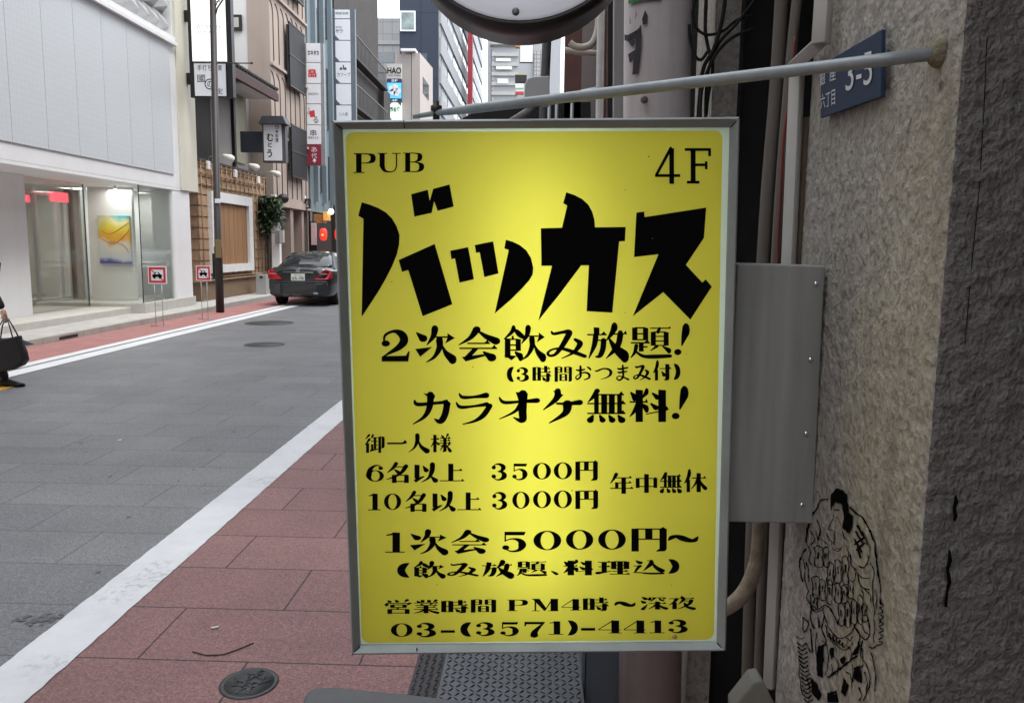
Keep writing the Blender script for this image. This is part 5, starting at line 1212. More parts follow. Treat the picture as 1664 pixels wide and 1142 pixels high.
rf.slab([(-8.7, 21.0, 6.52), (-8.7, 21.0, 6.70), (-13, 21.0, 8.6), (-13, 21.0, 8.42)], (0, 6.0, 0))
for i in range(26):
    y = 21.12 + i*0.23; rf.tube([(-8.64, y, 6.74), (-10, y, 7.34), (-13, y, 8.66)], 0.055, 6)
rf.build('roof', rfm, wr)
boxo('eave_soffit', M('soffit_white', (0.62, 0.62, 0.6), 0.7, 0.06), wr, -9.65, -8.85, 24.2, 26.8, 6.42, 6.47)
boxo('fascia', M('fascia_brown', (0.07, 0.035, 0.035), 0.7, 0.2), wr, -8.78, -8.66, 21.0, 27.0, 6.38, 6.62)
# swan neck lamps
sl = None
for i, (bp, hp) in enumerate((((338.7, 268), (374, 259)), ((383, 281.6), (414.8, 272)), ((420, 292), (450, 282.5)))):
    Y = onX(bp[0], bp[1], XW + 0.08).y; o3 = onX(bp[0], bp[1], XW + 0.08)
    lb = ('swan neck wall lamp with white head over the bamboo wall, nearest the lamp post', 'swan neck wall lamp with white head over the bamboo wall, middle of three', 'swan neck wall lamp with white head over the bamboo wall, nearest the leafy shrub')[i]
    if sl is None:
        t = thing('wall_lamp', lb, 'lamp', o3, 'swan neck lamps on the restaurant'); sl = t
        boxo('lamp_base', m_white, t, o3.x - 0.06, o3.x + 0.03, Y - 0.09, Y + 0.09, o3.z - 0.13, o3.z + 0.1, bevel=0.02)
        h3 = P(hp[0], hp[1], Y)
        MB().tube([o3 + Vector((0, 0, 0.1)), o3 + Vector((0.03, 0, 0.22)), o3.lerp(h3, 0.45) + Vector((0, 0, 0.17)), h3 + Vector((-0.16, 0, 0.1))], 0.014, 6).build('swan_neck', m_alu, t)
        MB().lathe(h3 + Vector((-0.2, 0, 0.11)), (1, 0, -0.42), [(0.035, 0), (0.055, 0.05), (0.095, 0.18), (0.105, 0.25), (0.085, 0.31), (0.02, 0.34)], 14).build('lamp_head', M('lamp_white', (0.72, 0.71, 0.68), 0.4, 0.04), t)
    else:
        c = copy_thing(sl, o3 - Vector(sl.location)); c['label'] = lb
# roofed hanging sign
HY = 24.4
hs = thing('hanging_sign', 'white hanging sign with a little dark roof and brush lettering on a dark box arm', 'sign', P(443, 262, HY))
ypanel('sign_face', m_signwhite, hs, 429.5, 203, 457, 261, HY)
ypanel('sign_case', M('case_dark', (0.09, 0.09, 0.10), 0.5, 0.1), hs, 427.5, 201, 463, 264, HY + 0.031, 0.25)
a = P(422, 201, HY); c = P(467, 190, HY)
b = MB(); b.slab([(a.x, HY - 0.15, a.z - 0.02), (a.x + 0.12, HY - 0.15, c.z), (c.x - 0.1, HY - 0.15, c.z), (c.x, HY - 0.15, a.z - 0.02)], (0, 0.5, 0)); b.build('little_roof', M('slate_roof', (0.06, 0.065, 0.075), 0.5, 0.1), hs)
ypanel('arm_box', M('arm_navy', (0.03, 0.034, 0.045), 0.5, 0.1), hs, 391, 214, 427.3, 247, HY + 0.05, 0.18)
b = MB()
for i, ch in enumerate('日本料理'): text_px(b, ch, 447.5, 204 + i*7, 452.5, 210 + i*7, HY - 0.004, 0.01)
for ch, x0, y0, x1, y1 in (('む', 433.5, 217, 444, 230), ('と', 435, 232, 442, 239), ('う', 434, 243, 442, 256)): text_px(b, ch, x0, y0, x1, y1, HY - 0.004, 0.02)
b.build('lettering', m_ink, hs, recalc=False)
# shrub by the entrance
sh = thing('shrub', 'leafy green bamboo shrub overhanging the dark entrance of the restaurant', 'shrub', (onY(430, 400, 26.6).x, 26.6, 0))
m_leaf = M('leaf_green', (0.03, 0.058, 0.022), 0.6, 0.45, 6)
b = MB(); rnd = random.Random(9)
for k in range(4200):
    u = rnd.random(); px = 400 + 58*rnd.random(); py = 318 + 76*rnd.random()**1.2
    e = ((px - 429)/28)**2 + ((py - 348)/30)**2
    if e > 1.0 + rnd.uniform(-.35, .5): continue
    p = P(px, py, 26.6 + rnd.uniform(-.55, .55)); a = rnd.uniform(0, 6.28); L = rnd.uniform(.1, .3)
    d = Vector((math.cos(a), math.sin(a), rnd.uniform(-1.2, .1))).normalized()*L; w = d.cross(Vector((rnd.uniform(-1, 1), rnd.uniform(-1, 1), 1))).normalized()*L*0.16
    b.poly([p, p + d*0.5 + w, p + d, p + d*0.5 - w])
b.build('foliage', m_leaf, sh, recalc=False)
b = MB(); q0 = P(430, 480, 26.6)
for k in range(6):
    b.tube([(q0.x + (k-2.5)*0.06, 26.6, 0.0), (q0.x + (k-2.5)*0.09, 26.6 + (k % 2)*0.1, 1.3), P(414 + k*6, 345, 26.6)], 0.015, 5)
b.build('stem', M('stem_brown', (0.06, 0.05, 0.03), 0.8, 0.2), sh)
# entrance passage beside it, its deep shade painted as near-black slabs
en = thing('entrance_passage', 'entrance passage with its deep shade painted near black, between the bamboo wall and the beige apartment block', 'entrance', (-9.5, 27.1, 0))
boxo('side_wall', m_shade_dark, en, -12, -9.3, 26.95, 27.35, -0.01, 3.9)
boxo('door', m_dark, en, -9.29, -9.24, 27.0, 27.3, 0.05, 2.1)
wp = thing('white_gate_post', 'white painted gate post carrying grey meter boxes beside the dark entrance', 'post', P(449, 470, 26.2))
ypanel('post', m_white, wp, 443.5, 362, 453, 470, 26.2, 0.2)
ypanel('meter_box', M('meter_grey', (0.25, 0.25, 0.25), 0.5, 0.1), wp, 447, 375, 454, 396, 26.05, 0.14)
ypanel('meter_box', M('meter_pale', (0.45, 0.45, 0.44), 0.5, 0.1), wp, 454.5, 374, 460, 394, 26.0, 0.14)
gcb = thing('street_cabinet', 'pale grey steel street cabinet on a base near the car', 'cabinet', G(424, 482))
Yc = 25.0
ypanel('case', M('cabinet_grey', (0.36, 0.37, 0.37), 0.5, 0.08, streak=0.4), gcb, 416.5, 446, 432, 480, Yc, 0.35, 0.01)
ypanel('base', m_conc, gcb, 414, 480.5, 436, 486, Yc - 0.03, 0.45)
ypanel('lock', m_black, gcb, 422, 449, 427, 452, Yc - 0.02, 0.018)

# ================================================================== beige apartment block
ap = thing('apartment_block', 'beige apartment block with arched ribs and dark grilled windows', 'building', (-14, 29, 0))
m_apt = M('beige_render', (0.37, 0.305, 0.262), 0.85, 0.12, 1.2, 0.1, 60, streak=0.6)
XA, YA, YB = -9.05, 27.4, 31.6
boxo('front_wall', m_apt, ap, -9.8, XA, YA, YB, 3.25, 24)
boxo('side_wall', M('pale_render', (0.60, 0.59, 0.57), 0.85, 0.06, 1.5, streak=0.5), ap, -18, -9.805, YA + 0.02, YB, 0, 24)
boxo('string_course', m_apt, ap, XA - 0.3, XA + 0.08, YA - 0.06, YB, 3.0, 3.245)
for y0, y1 in ((27.4, 28.1), (29.2, 29.55), (30.6, 30.9), (31.35, 31.6)): boxo('pier', M('pier_beige', (0.27, 0.215, 0.185), 0.85, 0.1) if y0 < 28 else bpy.data.materials['pier_beige'], ap, XA - 0.5, XA, y0, y1, 0, 2.99)
boxo('shop_wall', M('shop_dark', (0.06, 0.05, 0.045), 0.7, 0.2), ap, -11.3, XA - 0.52, YA + 0.05, YB, 0, 2.99)
# ribs that end in arches, drawn in the dark of their shadow, per storey
m_rib = M('rib_shadow', (0.12, 0.085, 0.07), 0.8, 0.1)
b = MB()
for zf in (3.35, 5.55, 7.85, 10.15, 12.4):
    for i in range(7):
        y = YA + 0.35 + i*0.58
        pts = [(XA + 0.012, y, zf), (XA + 0.012, y, zf + 1.5)] + [(XA + 0.012, y - 0.36*(1 - math.cos(t)), zf + 1.5 + 0.42*math.sin(t)) for t in (0.4, 0.8, 1.2, 1.5)]
        b.tube(pts, 0.018, 5)
b.build('arched_rib', m_rib, ap)
for zf in (5.35, 7.65, 9.95): boxo('ledge', m_apt, ap, XA + 0.002, XA + 0.1, YA - 0.02, YB - 0.01, zf, zf + 0.09)
def wx(x0, x1, y0, y1, X): 
    a = onX(x0, y1, X); c = onX(x1, y0, X); return a, c
gr = M('dark_grille', (0.03, 0.03, 0.032), 0.5, 0.2)
for zc, h in ((4.15, 1.7), (7.3, 2.05), (10.5, 1.9)):
    w = MB(); w.box(XA + 0.1, XA + 0.16, 28.9, 30.72, zc, zc + h)
    wd = w.build('window', m_darkglass, ap)
    g = MB()
    for i in range(19): g.box(XA + 0.20, XA + 0.22, 28.9 + i*0.1, 28.955 + i*0.1, zc - 0.05, zc + h + 0.05)
    for z in (zc - 0.05, zc + h*0.5, zc + h + 0.05): g.box(XA + 0.162, XA + 0.235, 28.87, 30.75, z, z + 0.05)
    g.build('grille', gr, wd)
a = P(370, 50, YA); c = P(393, 25, YA)
w = boxo('window', m_black, ap, a.x, c.x, YA - 0.06, YA + 0.015, a.z, c.z); e = 0.09
boxo('pane', M('bathroom_glass', (0.42, 0.41, 0.36), 0.35, 0.05), w, a.x + e, c.x - e, YA - 0.07, YA - 0.062, a.z + e, c.z - e)
# small fittings on its front
tag(MB().ball(onX(460, 323, -8.9), 0.2, 8, (1, 1, 0.85)).build('alarm_bell', m_black), 'round black alarm bell on the front of the beige apartment block', 'alarm')
fl = thing('arm_floodlight', 'small white floodlight on the beige front below the alarm bell', 'lamp', P(445, 318, 27))
ypanel('head', m_white, fl, 440, 316, 447, 324, 27.0, 0.15); MB().tube([P(447, 320, 27.1), P(455, 322, 27.3)], 0.02, 5).build('arm', m_black, fl)
bs = thing('small_box_sign', 'small white and black box sign at the far end of the beige front', 'sign', P(494, 340, 31))
ypanel('white_face', m_signwhite, bs, 487, 318, 495, 337, 31.0, 0.2); ypanel('black_face', m_black, bs, 495.5, 323, 503, 339, 30.9, 0.2)
b = MB()
for i in range(3): text_px(b, 'ふれあ'[i], 497.5, 325 + i*4.3, 501.5, 328.6 + i*4.3, 30.895)
b.build('lettering', m_signwhite, bs, recalc=False)

# ================================================================== blue building with a stacked sign
bb = thing('blue_building', 'grey blue tiled building behind the stacked white sign', 'building', (-13, 34, 0))
m_blue = M('blue_grey_tile', (0.17, 0.215, 0.24), 0.6, 0.12, 3, streak=0.7)
boxo('wall', m_blue, bb, -16, -9.0, 31.7, 35.2, 3.0, 24)
b = MB()
for i in range(3): b.box(-8.998, -8.82, 32.2 + i*1.25, 32.4 + i*1.25, 3.4, 23.5)
b.build('fin', m_blue, bb)
for i, (y0, z0, z1) in enumerate(((32.5, 3.8, 5.6), (33.75, 6.5, 9.0), (33.75, 3.6, 5.4), (33.75, 10.2, 13), (32.5, 9.5, 12))): boxo('window', m_darkglass, bb, -8.998, -8.95, y0, y0 + 0.75, z0, z1)
boxo('shop_front', M('shop_brown', (0.018, 0.012, 0.01), 0.7, 0.3), bb, -16, -9.1, 31.7, 35.2, 0, 2.99)
st = thing('stacked_sign', 'stack of white shop panels ending in a maroon one on the blue building', 'sign', P(511, 268, 31.5))
ZY = 31.45
b = MB(); a = P(497, 269, ZY); c = P(525, 70, ZY); b.box(a.x, c.x, ZY + 0.032, ZY + 0.2, a.z, c.z); b.build('case', M('case_mid', (0.25, 0.26, 0.27), 0.5, 0.1), st)
ys_ = [70, 102, 136, 169, 203, 235, 268]
for i in range(6): ypanel('sign_panel', m_signwhite if i < 5 else M('maroon_panel', (0.26, 0.025, 0.05), 0.5, 0.05), st, 498 + i*0.3, ys_[i] + 0.7, 520 + i*0.3, ys_[i+1] - 0.7, ZY)
b = MB(); text_px(b, 'カネタカ', 500, 82, 518, 90, ZY - 0.004, 0.03); text_px(b, 'SHIGEYO', 501, 151, 517, 155, ZY - 0.004); text_px(b, 'ふ', 499, 175, 505, 186, ZY - 0.004); text_px(b, 'る', 509, 190, 517, 200, ZY - 0.004); text_px(b, '串', 504, 211, 514, 221, ZY - 0.004); text_px(b, '串焼きなか', 501, 222, 518, 226, ZY - 0.004)
b.build('lettering', m_ink, st, recalc=False)
b = MB(); text_px(b, '品', 501, 113, 514, 126, ZY - 0.004, 0.03); text_px(b, '回', 501.5, 114, 513, 125, ZY - 0.005, 0.02); b.poly([P(503, 181, ZY - .004), P(511, 179, ZY - .004), P(512, 190, ZY - .004), P(504, 191, ZY - .004)])
b.build('red_mark', M('red_ink', (0.6, 0.04, 0.05), 0.5, 0), st, recalc=False)
b = MB()
for i, ch in enumerate('あ代'): text_px(b, ch, 506, 239 + i*10, 515, 247 + i*10, ZY - 0.004)
b.poly([P(508, 261, ZY - .004), P(511, 257, ZY - .004), P(514, 261, ZY - .004), P(511, 265, ZY - .004)]); b.build('lettering', m_signwhite, st, recalc=False)
# second, taller stack
s2 = thing('tall_stacked_sign', 'tall stack of white sign panels with blue corners left of the dark building', 'sign', P(558, 195, 35.25))
QY = 35.25
a = P(541, 200, QY); c = P(576, 14, QY); boxo('case', M('case_slate', (0.13, 0.15, 0.18), 0.5, 0.1), s2, a.x, c.x, QY + 0.032, QY + 0.25, a.z, c.z)
ys_ = [15.5, 31, 66, 101, 136, 171, 206]
for i in range(6): ypanel('sign_panel', m_signwhite, s2, 544 + i*0.6, ys_[i] + 0.8, 568 + i*0.5, ys_[i+1] - 0.8, QY)
b = MB()
for i in range(1, 5): b.poly([P(543.5 + i*.6, ys_[i+1] - 9, QY - .005), P(551 + i*.6, ys_[i+1] - .8, QY - .005), P(543.5 + i*.6, ys_[i+1] - .8, QY - .005)])
b.build('corner_mark', M('slate_ink', (0.10, 0.12, 0.18), 0.6, 0), s2, recalc=False)
b = MB(); text_px(b, '株式会社', 545.5, 43, 556, 46, QY - 0.006); text_px(b, 'サワ', 545.5, 48, 557, 54, QY - 0.006, 0.02); text_px(b, 'カフーブ', 548, 118, 569, 125, QY - 0.006); text_px(b, '八人座', 551, 183, 565, 188, QY - 0.006); text_px(b, '銀座会館', 545, 20, 566, 24, QY - .006)
b.poly([P(557, 106, QY - .006), P(559, 106, QY - .006), P(559, 113, QY - .006), P(557, 113, QY - .006)])
for x, y in ((554, 112), (561, 112)): b.lathe(P(x, y, QY - 0.008), (0, 1, 0), [(0.06, 0), (0.06, 0.003)], 8)
b.build('lettering', m_inkgrey, s2, recalc=False)
# dark building
db = thing('dark_building', 'dark brown balconied building beyond the tall stacked sign', 'building', (-13, 44, 0))
m_db = M('dark_brown_wall', (0.032, 0.026, 0.023), 0.7, 0.3, 1.5)
boxo('wall', m_db, db, -16, -9.0, 35.9, 45.6, 0, 26)
boxo('low_wall', m_db, db, -16, -8.7, 45.61, 47.5, 0, 10.4)
boxo('grey_wall', M('grey_stain_wall', (0.085, 0.08, 0.075), 0.8, 0.3, 2, streak=0.6), db, -8.998, -8.85, 36.2, 45.5, 4.0, 7.8)
b = MB()
for z in (5.3, 8.0, 10.2):
    b.box(-8.848, -8.45, 36.2, 45.5, z, z + 0.12)
b.build('balcony', M('balcony_dark', (0.03, 0.027, 0.027), 0.7, 0.2), db)
b = MB()
for z in (8.12, 10.32):
    for i in range(30): b.box(-8.50, -8.47, 36.3 + i*0.3, 36.33 + i*0.3, z, z + 0.9)
    b.box(-8.51, -8.46, 36.2, 45.5, z + 0.9, z + 0.95)
b.build('railing', M('railing_grey', (0.09, 0.09, 0.09), 0.5, 0.1), db)
boxo('awning', m_black, db, -8.99, -8.3, 40, 45.4, 3.0, 3.9)
for i in range(3): boxo('window', m_darkglass, db, -8.848, -8.82, 40 + i*2.2, 41.3 + i*2.2, 5.6, 7.4)

# orange box sign, globe lamp and lanterns of the bar in the distance
oc = thing('wooden_box_sign', 'orange brown wooden box sign over the far bar front', 'sign', P(520, 362, 32))
ypanel('box', M('orange_wood', (0.42, 0.20, 0.07), 0.6, 0.2), oc, 510, 348, 525, 362, 32, 0.5); ypanel('lit_face', M('orange_lit', (0.6, 0.3, 0.08), 0.5, 0, emit=(1, 0.5, 0.12), es=0.16), oc, 525.5, 344, 532, 358, 31.9, 0.5)
gp_ = thing('globe_lamp', 'glowing white globe lamp beside the orange box sign', 'lamp', P(538, 344, 32))
MB().ball(P(538, 344, 32), 0.11, 8).build('globe', M('globe_glow', (1, 1, 0.95), 0.5, 0, emit=(1.0, 0.92, 0.78), es=2.5), gp_)
MB().tube([P(538, 348, 32.0), P(538, 356, 32.2)], 0.03, 6).build('bracket', m_black, gp_)
m_lan = M('red_lantern_paper', (0.7, 0.05, 0.03), 0.6, 0.1, 8, emit=(1.0, 0.05, 0.03), es=0.28)
for i, (x, lb) in enumerate(((525.5, 'red paper lantern hanging under the orange box sign, the whole one'), (550, 'red paper lantern half hidden behind the edge of the yellow sign'))):
    p = P(x, 381, 31); t = thing('paper_lantern', lb, 'lantern', p, 'red lanterns of the far bar')
    MB().lathe(p - Vector((0, 0, 0.24)), (0, 0, 1), [(0.07, 0), (0.12, 0.05), (0.145, 0.14), (0.15, 0.24), (0.145, 0.34), (0.12, 0.43), (0.07, 0.48)], 16).build('shade', m_lan, t)
    MB().lathe(p + Vector((0, 0, 0.242)), (0, 0, 1), [(0.075, 0), (0.075, 0.05)], 12).build('cap', m_black, t)
    MB().ball(p + Vector((0, -0.1, -0.02)), 0.06, 6).build('bulb_glow', M('lantern_bulb', (1, .6, .2), 0.5, 0, emit=(1, 0.4, 0.12), es=0.6), t)
    MB().tube([p + Vector((0, 0, .29)), p + Vector((0, 0, 0.5))], 0.008, 5).build('cord', m_black, t)
bf = thing('pink_board_sign', 'narrow pale pink sign board standing by the far bar', 'sign', P(511, 405, 31))
ypanel('board', M('pink_board', (0.55, 0.4, 0.4), 0.5, 0.1), bf, 506, 362, 513, 398, 31.0, 0.1); ypanel('frame', m_black, bf, 505, 360, 514, 420, 31.11, 0.06)
hp = MB(); 
h0 = onX(503, 345, -8.95); hp.tube([(-8.92, h0.y, 0), (-8.92, h0.y, 3.0)], 0.08, 8)
tag(hp.build('dark_corner_pipe', m_black), 'dark vertical pipe at the corner of the beige apartment block', 'pipe')

# ================================================================== far end of the street
hb = thing('hao_building', 'narrow beige building with a white side wall and stacked shop signs reading HAO', 'building', (-8, 52, 0))
FY = 50.0
def fbox(name, mat, par, x0, y0, x1, y1, Y, d=6.0, zb=None):
    a = P(x0, y1, Y); c = P(x1, y0, Y); return boxo(name, mat, par, a.x, c.x, Y, Y + d, a.z if zb is None else zb, c.z)
fbox('wall', M('hao_beige', (0.36, 0.325, 0.31), 0.8, 0.06), hb, 644, 88, 668, 400, FY, 6, 0)
b = MB(); q = [P(668, 86, FY), P(685, 111, FY + 6), P(685, 400, FY + 6), P(668, 400, FY)]
X0 = P(669, 100, FY).x
b.slab([(X0, FY + .01, 0), (X0, FY + 6, 0), (X0, FY + 6, P(680, 111, FY + 6).z), (X0, FY + .01, P(668, 86, FY).z)], (0.5, 0, 0)); b.build('side_wall', M('hao_side', (0.40, 0.36, 0.34), 0.8, 0.05), hb)
w = boxo('window', m_darkglass, hb, X0 + 0.5, X0 + 0.53, FY + 1.2, FY + 3.8, P(672, 150, FY + 1).z, P(672, 124, FY + 1).z)
fbox('parapet', m_white, hb, 651, 79, 675, 83, FY - 0.3, 2)
s = fbox('sign_board', M('grey_board', (0.52, 0.5, 0.48), 0.6, 0.05), hb, 629, 104, 652, 128, FY - 0.5, 0.3)
b = MB(); text_px(b, 'HAO', 629.5, 110, 652, 120, FY - 0.52, 0.02); text_px(b, 'Hair Make', 631, 121.5, 651, 124, FY - 0.52); b.build('lettering', m_ink, s, recalc=False)
s = fbox('sign_board', M('navy_board', (0.03, 0.05, 0.10), 0.5, 0.05), hb, 629, 128.5, 652, 166, FY - 0.5, 0.3)
fbox('lit_panel', M('blue_lit', (0.1, 0.35, 0.6), 0.4, 0, emit=(0.06, 0.36, 0.75), es=0.5), s, 629.5, 135, 652, 160, FY - 0.53, 0.025)
b = MB(); text_px(b, '5F', 636, 129.5, 646, 133.5, FY - 0.54, 0.02); text_px(b, '4F', 636, 161.5, 646, 165.5, FY - 0.54, 0.02)
for x, y, r in ((636, 144, .17), (642, 142, .19), (647, 148, .17), (638, 150, .18), (644, 152, .17)): b.lathe(P(x, y, FY - 0.56), (0, 1, 0), [(r, 0), (r, 0.01)], 12)
b.build('lettering', m_signwhite, s, recalc=False)
s = fbox('sign_board', M('mint_board', (0.6, 0.7, 0.62), 0.5, 0.05, emit=(0.8, 1, 0.85), es=0.25), hb, 631, 167, 652, 200, FY - 0.5, 0.3)
b = MB(); text_px(b, '麻雀荘', 633, 174, 650, 182, FY - 0.52, 0.02)
for tri in (((631, 167), (637, 167), (631, 173)), ((652, 167), (646, 167), (652, 173)), ((631, 190), (637, 194), (631, 197))): b.poly([P(x, y, FY - .52) for x, y in tri])
b.build('lettering', M('green_ink', (0.03, 0.1, 0.05), 0.5, 0), s, recalc=False)
# lattice glass building
lg = thing('lattice_building', 'pale grey tiled building seen between the dark building and the navy tower', 'building', (-14, 80, 0))
m_lat = grid_mat('pale_tile_grid', (0.29, 0.29, 0.28), (0.34, 0.34, 0.33), (0.2, 0.2, 0.2), 0.9, 1.1, False)
a = P(600, 30, 80); c = P(650, 30, 80); boxo('wall', m_lat, lg, a.x, c.x, 80, 90, 0, c.z)
b = MB()
for i in range(6): z = 8 + i*2.6; b.box(a.x - .1, c.x + .1, 79.85, 79.99, z, z + 0.35)
b.build('floor_band', M('band_grey', (0.36, 0.36, 0.355), 0.6, 0.05), lg)
for i in range(5): boxo('window', M('far_window', (0.2, 0.22, 0.23), 0.2, 0.1) if i == 0 else bpy.data.materials['far_window'], lg, a.x + .6, c.x - .6, 79.95, 79.99, 8.9 + i*2.6, 9.9 + i*2.6)
# navy tower
nt = thing('navy_tower', 'dark navy clad tower with one white framed window near the top', 'building', (-7.5, 62, 0))
NY = 60.0; a = P(649, 0, NY); c = P(712, 0, NY)
m_navyb = grid_mat('navy_cladding', (0.022, 0.032, 0.052), (0.026, 0.036, 0.057), (0.014, 0.02, 0.035), 2.9, 4.6, False, 0.05)
boxo('front_wall', m_navyb, nt, a.x, c.x, NY, NY + 22, 0, 40)
w = fbox('window', m_signwhite, nt, 650, 18, 675, 51, NY - 0.15, 0.14)
fbox('pane', M('office_pane', (0.22, 0.27, 0.27), 0.2, 0.5, 1.2), w, 652.5, 20.5, 672.5, 47.5, NY - 0.2, 0.045)
for i, (px, py) in enumerate(((690, 95), (690, 165))): fbox('vent_panel', M('vent_navy', (0.07, 0.09, 0.12), 0.5, 0.1) if i == 0 else bpy.data.materials['vent_navy'], nt, px - 5, py - 8, px + 4, py + 8, NY - 0.05, 0.04)
# pale tile building along the street
tb = thing('pale_tile_building', 'pale grey office building with sloping floor bands right of the navy tower', 'building', (-8, 90, 0))
XT = c.x + 0.05; yT = 60.1
m_tb = grid_mat('office_tile', (0.28, 0.29, 0.30), (0.32, 0.33, 0.34), (0.2, 0.21, 0.22), 1.6, 0.9, True)
boxo('wall', m_tb, tb, XT - 6, XT, 82.1, 104, 0, 40)
boxo('side_wall', m_tb, tb, XT - 0.04, XT + 0.02, yT, 82.0, 0, 40)
b = MB()
for i in range(18): b.box(XT + 0.022, XT + 0.16, yT, 104, 3 + i*2.1, 4.15 + i*2.1)
b.build('floor_band', M('office_band', (0.29, 0.305, 0.32), 0.6, 0.06), tb)
for i in range(8):
    for k in range(10): boxo('window', m_darkglass if (i*k) % 3 == 1 else bpy.data.materials['far_window'], tb, XT + 0.022, XT + 0.06, yT + 1 + k*4.2, yT + 4.6 + k*4.2, 6.3 + i*2.1, 7.3 + i*2.1)
# red sign tower and radio mast
rt = thing('red_sign_tower', 'tall slim red vertical sign tower at the far end of the street', 'sign', (P(764, 190, 58).x, 58, 0))
a = P(760.5, 0, 58); c = P(768, 0, 58); boxo('red_face', M('deep_red', (0.22, 0.014, 0.02), 0.5, 0.1), rt, a.x, c.x, 58, 58.5, 2.5, 22); boxo('post', m_grey_metal, rt, a.x + 0.1, c.x - 0.1, 58.1, 58.4, 0, 2.498)
rm = MB(); t0 = P(776, 230, 160); t1 = P(777.5, 94, 160)
for s_, u in ((-1, -1), (1, -1), (0, 1)): rm.tube([t0 + Vector((s_*1.0, u*0.8, 0)), t0.lerp(t1, 0.55) + Vector((s_*0.3, u*.3, 0)), t1], 0.11, 4)
for k in range(9):
    f = k/10; w = 1.0*(1 - f*1.1); z = t0.lerp(t1, f); z2 = t0.lerp(t1, f + 0.1)
    rm.tube([z + Vector((-w, -w*.8, 0)), z2 + Vector((w*.9, -w*.7, 0))], 0.08, 4)
rm.tube([P(776, 176, 160), P(786, 177, 160)], 0.1, 4)
rmo = rm.build('radio_mast', M('mast_red', (0.5, 0.1, 0.12), 0.6, 0.1)); tag(rmo, 'thin red lattice radio mast far away beside the red sign tower', 'mast')
# building closing the street
cl = thing('louvred_building', 'pale office building with rows of white louvres closing the street', 'building', (0, 76, 0))
CY = 75.0; a = P(793, 0, CY); c = P(895, 0, CY)
boxo('wall', M('louvre_wall', (0.34, 0.35, 0.37), 0.6, 0.06), cl, a.x, c.x + 1, CY, CY + 10, 0, 32)
b = MB(); a2 = P(800, 0, CY); c2 = P(843, 0, CY); z = 12
while z < 20: b.box(a2.x, c2.x, CY - 0.18, CY - 0.002, z, z + 0.3); z += 0.85
b.build('louvre', M('louvre_white', (0.42, 0.42, 0.405), 0.5, 0.1), cl)
fbox('dark_band', m_inkgrey, cl, 797, 72.5, 838, 75.5, CY - 0.2, 0.18); fbox('ladder_strip', grid_mat('ladder', (0.5, 0.5, 0.5), (0.45, 0.45, 0.45), (0.2, 0.2, 0.2), 0.4, 0.45, False, 0.06), cl, 798, 80, 802, 200, CY - 0.1, 0.08)
fbox('grid_wall', grid_mat('fine_grid', (0.4, 0.4, 0.38), (0.36, 0.36, 0.35), (0.2, 0.2, 0.2), 0.35, 0.35, False, 0.05), cl, 867, 83, 880, 200, CY - 0.3, 0.25)
for (x0, y0, x1, y1) in ((806, 95, 830, 100), (806, 108, 832, 113), (808, 128, 826, 136)): fbox('window', M('bright_pane', (0.7, 0.72, 0.72), 0.2, 0.1) if y0 == 95 else bpy.data.materials['bright_pane'], cl, x0, y0, x1, y1, CY - 0.25, 0.06)
for nm, col, box, lb in (('white_box_sign', (0.72, 0.75, 0.74), (845, 66, 866, 101), 'white square box sign high on the far right'), ('orange_sign', (0.45, 0.2, 0.05), (838, 64, 844, 77), 'small orange sign left of the white box sign'), ('black_sign', (0.02, 0.02, 0.022), (837, 122, 856, 134), 'small black sign with a yellow top edge far down the street'), ('white_striped_sign', (0.7, 0.72, 0.68), (837, 136, 851, 153), 'small white sign with green and red stripes far down the street')):
    t = thing(nm, lb, 'sign', P((box[0]+box[2])/2, box[3], 40)); ypanel('case', M(nm + '_paint', col, 0.5, 0.08), t, *box, 40, 0.3)
    if nm == 'white_box_sign': ypanel('rim', m_inkgrey, t, box[0] - .8, box[1] - .8, box[2] + .8, box[3] + .8, 40.05, 0.2); 
    if nm == 'black_sign': ypanel('top_edge', M('edge_yellow', (0.5, 0.45, 0.1), 0.5, 0), t, box[0], box[1] - 1.5, box[2], box[1] - .2, 40, 0.3)
    if nm == 'white_striped_sign':
        ypanel('stripe', M('stripe_green', (0.2, 0.45, 0.3), 0.5, 0), t, 837, 143, 851, 145, 39.98, 0.015); ypanel('stripe', m_red, t, 837, 149, 851, 153, 39.98, 0.015)

# ================================================================== parked car (rear towards us)
cp = G(490, 497); CX, CY0 = onY(488, 440, 21.9).x, 21.7
car = thing('parked_car', 'dark grey saloon car parked on the left, seen from behind', 'car', (CX, CY0 + 2.4, 0))
m_paint = M('charcoal_car_paint', (0.014, 0.019, 0.022), 0.25, 0.06, 3, spec=0.6)
m_paint.node_tree.nodes['Principled BSDF'].inputs['Coat Weight'].default_value = 0.6
def ring(y, hw, zb, zs, zt, tw):
    """half section of the lower body: sill, side, shoulder, deck"""
    h = [(0, zb), (hw*0.80, zb), (hw*0.95, zb + 0.06), (hw*1.0, zb + 0.25), (hw*0.995, (zb + zs)/2 + 0.12), (hw*0.965, zs - 0.06), (hw*0.93, zs), (hw*tw, zt), (hw*tw*0.5, zt + 0.012), (0, zt + 0.016)]
    L = [Vector((CX + x, CY0 + y, z)) for x, z in h]; Q = [Vector((CX - x, CY0 + y, z)) for x, z in h[-2:0:-1]]
    return L + Q
